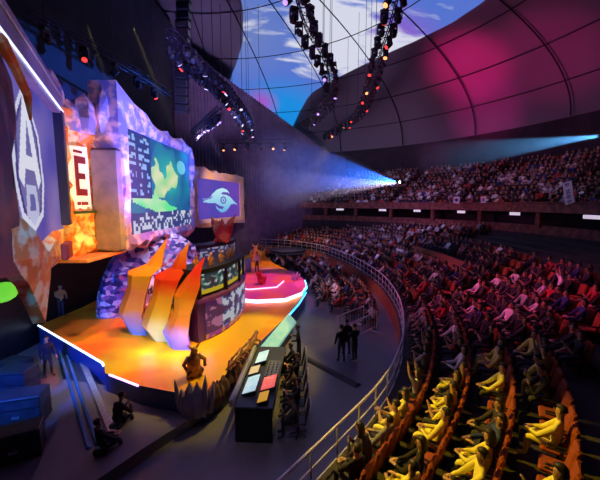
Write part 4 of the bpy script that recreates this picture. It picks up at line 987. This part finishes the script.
barrier((2.0, 16.9), (3.7, 18.6), 'pale metal barrier just behind the other one, before the floor crowd')

# gallery light boxes under the balcony front, banners
SG = [(-1.5, 1.35), (11.5, 1.1), (23.0, 1.0), (34.0, 1.0), (43.5, 1.1), (56.0, 1.2)]
M_lbox = mat('light_box', (.8, .75, .8), emit=(.72, .62, .75), power=.75)
for k, (a, w) in enumerate(SG):
    p = arc(BR - .2, a, a, 1)[0]; t = thing('light_box', 'small white lit sign box under the balcony edge, %s from the right' % ords[k], 'sign', (p.x, p.y, 6.1), R(a), 'sign boxes under the balcony')
    MB().box((0, 0, 0), (.12, w, .30)).obj('case', M_dark, t); MB().box((-.075, 0, 0), (.03, w - .06, .25)).obj('panel', M_lbox, t)
    for s in (-1, 1): MB().tube([(0, s * w * .35, .1), (0, s * w * .35, .26)], .015, 5).obj('hanger', M_black, t)
def banner(a, w, h, z, roll, label, marks):
    p = arc(BR - .46, a, a, 1)[0]; t = thing('banner', label, 'banner', (p.x, p.y, z), 0, None, (roll, 0, R(a)))
    MB().box((0, 0, h / 2), (.03, w, h)).obj('board', M_white, t); mb = MB()
    for (y, zz, ww, hh) in marks: mb.box((-.022, y * w, zz * h), (.012, ww * w, hh * h))
    mb.obj('lettering', mat('ink', (.04, .03, .15), .6), t)
chars = [(-.12, .86, .1, .12), (.10, .86, .1, .12), (0, .92, .5, .03), (-.1, .62, .35, .03), (-.1, .55, .08, .14), (.12, .56, .08, .14), (0, .48, .5, .03), (-.15, .30, .08, .14), (.05, .30, .08, .16), (.2, .32, .07, .12), (0, .38, .45, .03), (0, .14, .5, .03), (-.1, .09, .08, .10), (.12, .09, .08, .10)]
banner(1.5, .75, 1.55, 6.95, -.28, 'tall tilted white banner with dark lettering hung at the balcony edge', chars)
banner(24.0, .75, .7, 6.95, .12, 'small white poster at the balcony edge, left of its twin, with a dark emblem', [(0, .5, .6, .2), (0, .65, .3, .14), (0, .35, .3, .12)])
banner(17.75, .6, .62, 7.0, -.1, 'small pale poster at the balcony edge nearer the tall banner', [(-.1, .5, .14, .5), (.15, .5, .12, .4)])
p = arc(BR + 3.2, 3.5, 3.5, 1)[0]; tag(MB().box((0, 0, 0), (.08, .6, .16)).obj('exit_sign', mat('exit_green', (.1, .5, .2), emit=(.1, 1, .3), power=1.2), loc=(BC.x + 30.5, BC.y + 1.9, 4.3)), 'tiny green lit sign on the gallery wall', 'sign')

# ------------------------------------------------------------------ control desk and crew
desk = thing('control_desk', 'long black production desk with glowing screens on the arena floor', 'desk', (-1.25, 11.0, 0), R(-3))
MB().box((0, 0, 1.08), (1.15, 4.1, .06), 0, None, .02).obj('desktop', mat('desk_top', (.05, .055, .08), .4), desk)
MB().box((0, -2.0, .52), (1.1, .06, 1.05)).obj('end_panel', M_black, desk); MB().box((0, 2.0, .52), (1.1, .06, 1.05)).obj('end_panel', M_black, desk)
MB().box((-.5, 0, .52), (.06, 3.95, 1.05)).obj('front_panel', M_black, desk)
MB().box((-.66, 0, 1.2), (.10, 4.1, .28), 0, None, .03).obj('front_ledge', mat('ledge_lilac', (.50, .48, .62), .5), desk)
M_scr = mat('laptop_glow', (.5, .7, .8), emit=(.50, .72, .82), power=.75, noise=(5, (.2, .4, .5), .4, .6)); M_scr2 = mat('red_glow', (.8, .2, .2), emit=(.75, .10, .08), power=.9, noise=(7, (.9, .5, .4), .5, .6))
def panel_scr(x, y, w, d, m, label, name='monitor', tilt=-18):
    t = thing(name, label, 'monitor', (x, y, 1.12), R(-3)); Mx = Matrix.Rotation(R(tilt), 4, 'Y')
    MB().box((0, 0, .12), (d, w, .03), 0, Mx).obj('display', m, t); MB().box((0, 0, .10), (d + .04, w + .04, .03), 0, Mx).obj('casing', M_black, t); MB().box((0, 0, .04), (.16, .16, .09)).obj('stand', M_black, t)
panel_scr(-1.42, 11.9, .85, .42, M_scr, 'pale glowing monitor at the far end of the control desk')
panel_scr(-1.58, 10.9, .5, .34, mat('amber_glow', (.6, .5, .3), emit=(.6, .48, .25), power=.7), 'small amber monitor in the middle of the control desk')
panel_scr(-1.55, 10.0, .95, .42, M_scr, 'large pale glowing monitor nearer the camera on the control desk')
panel_scr(-1.00, 10.1, .75, .45, M_scr2, 'red glowing monitor on the control desk')
panel_scr(-1.10, 9.3, .5, .3, mat('star_glow', (.5, .3, .05), emit=(.7, .35, .03), power=.7), 'small orange glowing monitor at the near end of the control desk')
mb = MB(); mb.box((0, 0, .04), (.45, 1.1, .08))
for i in range(6):
    for j in range(3): mb.box((-.15 + .14 * j, -.45 + .17 * i, .1), (.05, .05, .04))
tag(mb.obj('mixing_console', mat('console_slate', (.14, .16, .24), .4), loc=(-.95, 11.1, 1.12), rz=R(-3)), 'slate mixing console with small faders in the middle of the desk', 'console')
def office_chair(loc, rz, label):
    t = thing('office_chair', label, 'chair', loc, rz, 'crew chairs behind the desk')
    MB().box((0, 0, .47), (.46, .46, .07), 0, None, .03).obj('seat', M_black, t); MB().box((-.26, 0, .80), (.05, .42, .55), 0, Matrix.Rotation(R(-10), 4, 'Y'), .02).obj('backrest', M_dark, t)
    MB().tube([(-.30, -.22, .5), (-.36, -.22, 1.10), (-.36, .22, 1.10), (-.30, .22, .5)], .018, 6).obj('back_frame', M_rail, t)
    MB().tube([(0, 0, .08), (0, 0, .45)], .03, 8).obj('post', M_black, t)
    for k in range(5): a = k * 2 * math.pi / 5; MB().tube([(0, 0, .10), (.28 * math.cos(a), .28 * math.sin(a), .04)], .02, 5).obj('leg', M_black, t)
cols = [('black', (.02, .02, .025)), ('black', (.03, .025, .03)), ('brown', (.16, .09, .04)), ('black', (.02, .02, .02)), ('dark grey', (.06, .06, .07))]
for k, y in enumerate((12.9, 12.0, 11.1, 10.2, 9.3)):
    office_chair((-.12 + .02 * k, y, 0), math.pi, 'office chair with a pale back frame, %s from the far end of the desk' % ords[k])
    person('seat_fwd' if k % 2 == 0 else 'seat_clap', (-.14 + .02 * k, y, 0), math.pi + .1 * (-1) ** k, cols[k][1], 'seated crew member in %s, %s from the far end of the control desk' % (cols[k][0], ords[k]), 'crew at the control desk', k == 2)
person('stand_fwd', (-.05, 13.9, 0), math.pi, (.02, .02, .02), 'crew member in black standing at the far end of the control desk', None)
person('stand', (1.82, 13.9, 0), 1.9, (.015, .012, .02), 'dark clothed man standing on the open floor, left one of a pair')
person('stand_cross', (2.42, 14.0, 0), 2.2, (.015, .015, .02), 'dark clothed man with folded arms, right one of a pair')
person('stand', (2.15, 14.6, 0), 2.0, (.02, .015, .025), 'dark clothed person half hidden behind the standing pair')
ct = thing('cable_ramp', 'dark cable ramp lying across the open floor behind the desk', 'cable ramp', (1.2, 13.2, 0), math.atan2(-2.2, 1.9))
MB().add([(-1.5, -.2, 0), (1.6, -.2, 0), (1.6, .2, 0), (-1.5, .2, 0), (-1.5, -.1, .07), (1.6, -.1, .07), (1.6, .1, .07), (-1.5, .1, .07)], [(3, 2, 1, 0), (4, 5, 6, 7), (0, 1, 5, 4), (1, 2, 6, 5), (2, 3, 7, 6), (3, 0, 4, 7)]).obj('body', M_black, ct)
MB().box((.05, 0, .075), (3.0, .12, .015)).obj('lid', M_dark, ct)
# presenter and costumed figures on stage
person('stand_fwd', (-12.75, 17.1, 1.0), -.5, (.6, .38, .12), 'person in a gold jacket standing at the left corner of the stage')
person('stand', (-3.6, 27.2, 1.22), -.6, (.75, .7, .6), 'person in a pale jacket on the far side of the pink round stage')
# crew and gear at lower left
person('seat_rest', (-5.35, 8.2, 0), 1.0, (.02, .02, .025), 'crouched crew member in black by the stage foot, nearest the camera')
person('seat_fwd', (-5.5, 9.2, 0), 1.2, (.03, .02, .03), 'crew member in black sitting below the rock claws')
for (x, y, rz, lab) in ((-5.35, 8.2, 1.0, 'black stool under the nearest crouched crew member'), (-5.5, 9.2, 1.2, 'black stool below the rock claws')):
    t = thing('stool', lab, 'stool', (x, y, 0), rz); MB().lathe([(.2, .36), (.2, .41)], n=14).obj('seat', M_black, t)
    for k in range(3): a = k * 2.1; MB().tube([(.06 * math.cos(a), .06 * math.sin(a), .37), (.2 * math.cos(a), .2 * math.sin(a), 0)], .015, 5).obj('leg', M_black, t)
person('stand', (-10.2, 12.7, 0), -.4, (.03, .02, .05), 'crew member in dark clothes standing on the blue lit floor at left')
tr = thing('metal_ramp', 'long silver and blue-lit metal track running up towards the stage corner', 'track', (-8.5, 12.0, 0), math.atan2(-7.0, 6.0))
for s, m in ((-.32, mat('blue_lit_steel', (.06, .22, .55), .35, .5)), (-.12, mat('blue_lit_steel')), (.30, M_steel)):  # blue light on the left rails is put into their steel colour
    MB().box((0, s * 1.0, .32), (9.2, .10 if s < 0 else .22, .16), 0, None, .02).obj('side_rail', m, tr)
MB().box((0, 0, .26), (9.1, .7, .05)).obj('deck', mat('ramp_dark', (.02, .03, .08), .4), tr)
for k in range(6):
    for s in (-.3, .3): MB().box((-4.2 + k * 1.7, s, .12), (.08, .08, .24)).obj('foot', M_black, tr)
def case(loc, d, rz, label, name='flight_case'):
    t = thing(name, label, 'case', loc, rz, 'flight cases at lower left'); MB().box((0, 0, d[2] / 2), d, 0, None, .03).obj('body', M_dark, t)
    for z in (.06, d[2] * .65, d[2] - .05): MB().box((0, 0, z), (d[0] + .02, d[1] + .02, .03)).obj('edge_band', M_truss, t)
    MB().box((0, -d[1] / 2 - .02, d[2] * .4), (.2, .03, .08)).obj('handle', M_steel, t)
case((-8.9, 9.9, 0), (1.3, .8, 1.0), .3, 'black flight case left of the silver track, nearer the camera')
case((-10.0, 11.0, 0), (1.1, .8, 1.25), .1, 'taller black flight case left of the silver track')
case((-7.9, 8.5, 0), (1.2, .7, .8), .5, 'low black flight case at the bottom left corner')
case((-11.2, 12.3, 0), (1.0, .8, .9), -.2, 'black flight case farthest left beside the blue lit floor')
gs = lamp('POINT', 'green_stage_lamp', (-13.2, 14.3, 3.2), (0, 0, 0), (.15, 1, .1), 60, .1)
tag(MB().ell((0, 0, 0), (.45, .7, .42), 10, 7).obj('green_light_blob', mat('green_glow', (.2, .8, .1), emit=(.18, .85, .05), power=.7), loc=(-12.4, 13.4, 3.3)), 'soft green light shown as a glowing blob at the left edge below the shield screen', 'lamp')  # added glowing blob stands for the soft green light here

# ------------------------------------------------------------------ rigging
def truss(pts, label, w=.38, cable=True, top=None):
    """box truss along a curve with four chords and zig-zag lacing"""
    pts = resample([Vector(p) for p in catmull3(pts)], .7); t = thing('lighting_truss', label, 'truss', pts[0]); o = pts[0]
    ch = [[], [], [], []]
    for i, p in enumerate(pts):
        d = (pts[min(i + 1, len(pts) - 1)] - pts[max(i - 1, 0)]).normalized(); s = d.cross(Vector((0, 0, 1))).normalized(); u = s.cross(d)
        for k, (a, b) in enumerate(((-1, -1), (1, -1), (1, 1), (-1, 1))): ch[k].append(p - o + s * a * w / 2 + u * b * w / 2)
    for c in ch: MB().tube(c, .035, 6).obj('chord', M_truss, t)
    mb = MB()
    for i in range(len(pts) - 1):
        for k in range(4): mb.tube([ch[k][i], ch[(k + 1) % 4][i + 1]], .018, 4); mb.tube([ch[k][i], ch[(k + 1) % 4][i]], .018, 4)
    mb.obj('lacing', M_truss, t)
    if cable:
        for i in range(1, len(pts) - 1, 6):
            p = pts[i]; q = ((p.x - BC.x) ** 2 + (p.y - BC.y) ** 2) / DR ** 2
            MB().tube([p - o, (p.x - o.x, p.y - o.y, (DZ0 + DH * math.sqrt(max(.02, 1 - q))) * .985 - o.z)], .02, 4).obj('hoist_cable', M_black, t)
    return pts
def catmull3(P, n=8):
    return catmull([tuple(p) for p in P], n) if len(P[0]) == 2 else catmull(P, n)
fx = thing('moving_head_light', 'black moving head stage light', 'stage light', (0, 0, 0))
MB().box((0, 0, -.10), (.34, .26, .14), 0, None, .02).obj('base', M_black, fx)
mb = MB(); mb.box((0, 0, -.2), (.34, .16, .05)); mb.box((-.17, 0, -.36), (.04, .14, .34)); mb.box((.17, 0, -.36), (.04, .14, .34)); mb.obj('yoke', M_dark, fx)
hd_ = MB().lathe([(.09, .18), (.135, .12), (.145, -.10), (.15, -.2), (.12, -.21)], n=12).obj('lamp_head', M_black, fx); hd_.location = (0, 0, -.45); hd_.rotation_euler = (.5, .3, 0)
FXL = {}
def lens(mname, col, pw):
    m = mat(mname, col, emit=col, power=pw); return MB().lathe([(.115, -.215), (.115, -.235)], n=12).mesh('lens', m)
LM = {'dark': MB().lathe([(.115, -.215), (.115, -.235)], n=12).mesh('lens', mat('lens_dark', (.05, .05, .08), .1)), 'amber': lens('lens_amber', (1, .35, .12), 2.2), 'white': lens('lens_white', (.6, .55, .9), 1.6), 'red': lens('lens_red', (1, .05, .04), 1.6), 'violet': lens('lens_violet', (.5, .3, .9), 1.4)}
ln_ = bpy.data.objects.new('lens', LM['dark']); COL.objects.link(ln_); ln_.parent = fx; ln_.location = hd_.location; ln_.rotation_euler = hd_.rotation_euler
KIDS[fx.name] = [c for c in COL.objects if c.parent == fx]
first = [True]
def fixture(loc, rz, label, group, kind='dark', tilt=(0, 0), sc=1.0):
    if first[0]: first[0] = False; o = fx; o.location = loc; o['label'] = label; o['group'] = group; ch = KIDS[fx.name]
    else:
        o = fx.copy(); COL.objects.link(o); o.location = loc; o['label'] = label; o['group'] = group; ch = []
        for c in KIDS[fx.name]: q = c.copy(); COL.objects.link(q); q.parent = o; ch.append(q)
    o.rotation_euler = (0, 0, rz); o.scale = (sc,) * 3
    for c in ch:
        if c.name.startswith('lens'): c.data = LM[kind]
        if c.name.startswith(('lens', 'lamp_head')): c.rotation_euler = (.5 + tilt[0], .3 + tilt[1], 0)
tA = truss([(-3.0, 11, 17.2), (-.6, 15, 17.1), (.5, 20, 17), (1.5, 23, 17), (2.4, 26.8, 17), (2.7, 32, 17), (2.0, 37.5, 17), (0, 44, 17)], 'curved black lighting truss over the stage side, under the cloud picture')
tB = truss([(3.5, 12, 17.2), (4.4, 16, 17.1), (4.9, 20, 17), (5.3, 24, 17), (5.8, 28, 17), (6.3, 33.7, 17), (6.0, 40.7, 17), (3.4, 50, 16.8)], 'curved lighting truss over the stand side with red and amber lamps')
tC = truss([(-6.3, 17, 15.2), (-5.8, 20, 15), (-5.3, 23, 15), (-5.1, 27, 15), (-5.2, 32.6, 15), (-6.0, 41, 15)], 'short curved truss crowded with lamps above the far screen')
tD = truss([(-9.4, 30, 13.2), (-7.6, 26.5, 13.1), (-4.9, 21.7, 13)], 'slanting truss with a row of violet lamps above the largest screen')
tE = truss([(-9.4, 38.5, 13.9), (-5, 38.2, 13.9), (-.6, 38, 13.9)], 'straight far truss in front of the drape with amber and red lamps')
tF = truss([(-12.3, 16, 15.5), (-11, 21, 15.5), (-10.3, 27, 15.5)], 'dark truss high against the left wall above the stage', cable=True)
r_ = random.Random(8)
def lamps_on(pts, step, grp, nm, kinds, sc=1.0, sides=(0,), start=1):
    n = 0
    for i in range(start, len(pts) - 1, step):
        for s in sides:
            d = (pts[i + 1] - pts[i - 1]).normalized(); sd = d.cross(Vector((0, 0, 1))); k = kinds(n); n += 1
            p = pts[i] + sd * s + Vector((0, 0, -.19 + (.1 if s else 0)))
            fixture(p, r_.uniform(0, 6), 'moving head light%s, %s from near end of %s' % ({'dark': ', unlit', 'amber': ' glowing amber', 'white': ' glowing white', 'red': ' glowing red', 'violet': ' glowing violet'}[k], ordn(n), nm), grp, k, (r_.uniform(-.5, .5), r_.uniform(-.6, .4)), sc)
lamps_on(tA, 2, 'lights on the stage side truss', 'the stage side curved truss', lambda n: 'violet' if n % 7 == 6 else 'dark', 1.2, (-.42, .42), 3)
lamps_on(tB, 2, 'lights on the stand side truss', 'the stand side curved truss', lambda n: 'red' if n % 5 == 1 else ('amber' if n % 9 == 4 else 'dark'), 1.1, (-.35, .35), 3)
lamps_on(tC, 1, 'lights on the crowded short truss', 'the crowded short truss', lambda n: 'white' if n % 5 == 2 else ('red' if n % 11 == 4 else 'dark'), 1.1, (-.45, .45))
lamps_on(tD, 1, 'lights on the slanting truss', 'the slanting truss', lambda n: 'violet' if n % 2 else 'white', .9)
lamps_on(tE, 2, 'lights on the straight far truss', 'the straight far truss', lambda n: ('amber', 'amber', 'red', 'dark')[n % 4], 1.2)
lamps_on(tF, 3, 'lights on the left wall truss', 'the left wall truss', lambda n: ('dark', 'red', 'dark')[n % 3], 1.2)
# hanging line array
la = thing('line_array', 'tall black curved column of hung loudspeakers above the largest screen', 'loudspeaker', (-6.6, 20, 12.2))
for k in range(17):
    z = .25 + k * .46; x = -.28 * math.cos(k / 16 * 2.2); MB().box((x, 0, z), (.75, .5, .42), 0, Matrix.Rotation(.05 * (k - 8) * -.2, 4, 'Y'), .04).obj('speaker_cabinet', M_black, la)
MB().box((0, 0, 8.1), (.9, .5, .12)).obj('flying_frame', M_truss, la)
for s in (-.3, .3): MB().tube([(s, 0, 8.1), (s, 0, 16.2)], .02, 5).obj('hoist_cable', M_black, la)

# ------------------------------------------------------------------ haze lit by real beams
def haze_cone(name, a, b, r0, r1, density, label, color, watt, angle, aniso=.2, size=.05):
    a, b = Vector(a), Vector(b); L = (b - a).length; d = (b - a).normalized()
    m = bpy.data.materials.new('haze'); m.use_nodes = True; nt = m.node_tree; nt.nodes.remove(nt.nodes['Principled BSDF'])
    v = nt.nodes.new('ShaderNodeVolumeScatter'); v.inputs['Density'].default_value = density; v.inputs['Anisotropy'].default_value = aniso
    tcv = nt.nodes.new('ShaderNodeTexCoord'); sv = nt.nodes.new('ShaderNodeSeparateXYZ'); nt.links.new(tcv.outputs['Object'], sv.inputs[0])
    fr = nt.nodes.new('ShaderNodeMapRange'); fr.inputs[1].default_value = 0; fr.inputs[2].default_value = L; fr.inputs[3].default_value = density * 1.5; fr.inputs[4].default_value = 0; nt.links.new(sv.outputs[2], fr.inputs[0])
    rr_ = nt.nodes.new('ShaderNodeMath'); rr_.operation = 'MULTIPLY'; nt.links.new(fr.outputs[0], rr_.inputs[0]); rr_.inputs[1].default_value = 1.0; nt.links.new(rr_.outputs[0], v.inputs['Density'])
    nt.links.new(v.outputs[0], nt.nodes['Material Output'].inputs['Volume'])
    o = MB().tube([(0, 0, 0), (0, 0, L)], [r0, r1], 24).obj(name, m); bmn = bmesh.new(); bmn.from_mesh(o.data); bmesh.ops.recalc_face_normals(bmn, faces=bmn.faces[:]); bmn.to_mesh(o.data); bmn.free(); o.location = a; o.rotation_euler = d.to_track_quat('Z', 'Y').to_euler()
    tag(o, label, 'haze', None, 'stuff')
    lamp('SPOT', name + '_lamp', a - d * (r0 / max(math.tan(R(angle / 2)), .01)) * .5, b, color, watt, size, angle, .3)
def projector(loc, tgt, label):
    loc, tgt = Vector(loc), Vector(tgt); d = (tgt - loc).normalized(); t = thing('follow_spot', label, 'spotlight', loc - d * 1.15, 0, None, d.to_track_quat('Z', 'Y').to_euler())
    MB().lathe([(.12, -.5), (.2, -.45), (.2, .3), (.24, .32), (.24, .42), (.2, .42)], n=16).obj('lamp_body', M_black, t)
    MB().lathe([(.17, .425), (.17, .44)], n=16).obj('lens', mat('lens_follow', (.7, .8, 1), emit=(.6, .8, 1), power=8), t)
    MB().tube([(0, 0, -.1), (.0, .0, -.12)], .05, 6).obj('pivot', M_black, t)

PJ = Vector((12.2, 42.5, 9.65))
haze_cone('haze_beam', PJ, (-5.5, 30.2, 10.9), .12, 5.0, .022, 'blue upper half of the hazy projector beam crossing to the stage', (.03, .16, 1), 110000, 22)
haze_cone('haze_beam', PJ + Vector((0, 0, -.15)), (-5.2, 30.0, 8.0), .10, 2.6, .022, 'lavender lower half of the hazy projector beam crossing to the stage', (.75, .6, 1), 30000, 14)
projector(PJ, (-5.5, 30.2, 9.6), 'follow spot on the balcony at the tip of the wide blue beam')
PK = Vector((20.6, 23.4, 11.6))
haze_cone('haze_beam', PK, (11.5, 34, 11.2), .10, 2.0, .06, 'blue hazy beam from the right end of the balcony', (.12, .45, 1), 24000, 16)
projector(PK, (11.5, 34, 11.2), 'follow spot at the right end of the balcony with a narrow blue beam')

for (a, b, c, w, r1, ang, lab) in (((-9.5, 20, 17.0), (-8.3, 24, 10.6), (1, .85, .25), 2500, .35, 6, 'thin yellow hazy beam falling past the hung loudspeakers'), ((-11.5, 19, 16.5), (-10.6, 20.5, 11.5), (1, .85, .3), 1300, .3, 6, 'thin yellow hazy beam at the upper left'),
    ((-8.2, 27.6, 12.9), (-6.6, 28, 7.4), (.8, .5, 1), 1600, .35, 7, 'thin lilac beam nearest the largest screen under the slanting truss'), ((-7.0, 25.4, 12.8), (-5.4, 27, 8.2), (.75, .5, 1), 1600, .35, 7, 'thin lilac beam in the middle of the slanting truss'), ((-5.9, 23.5, 12.8), (-4.3, 26, 8.8), (.7, .45, 1), 1600, .35, 7, 'thin lilac beam at the right end of the slanting truss')):
    haze_cone('haze_beam', a, b, .04, r1, .022, lab, c, w * 2.5, ang)
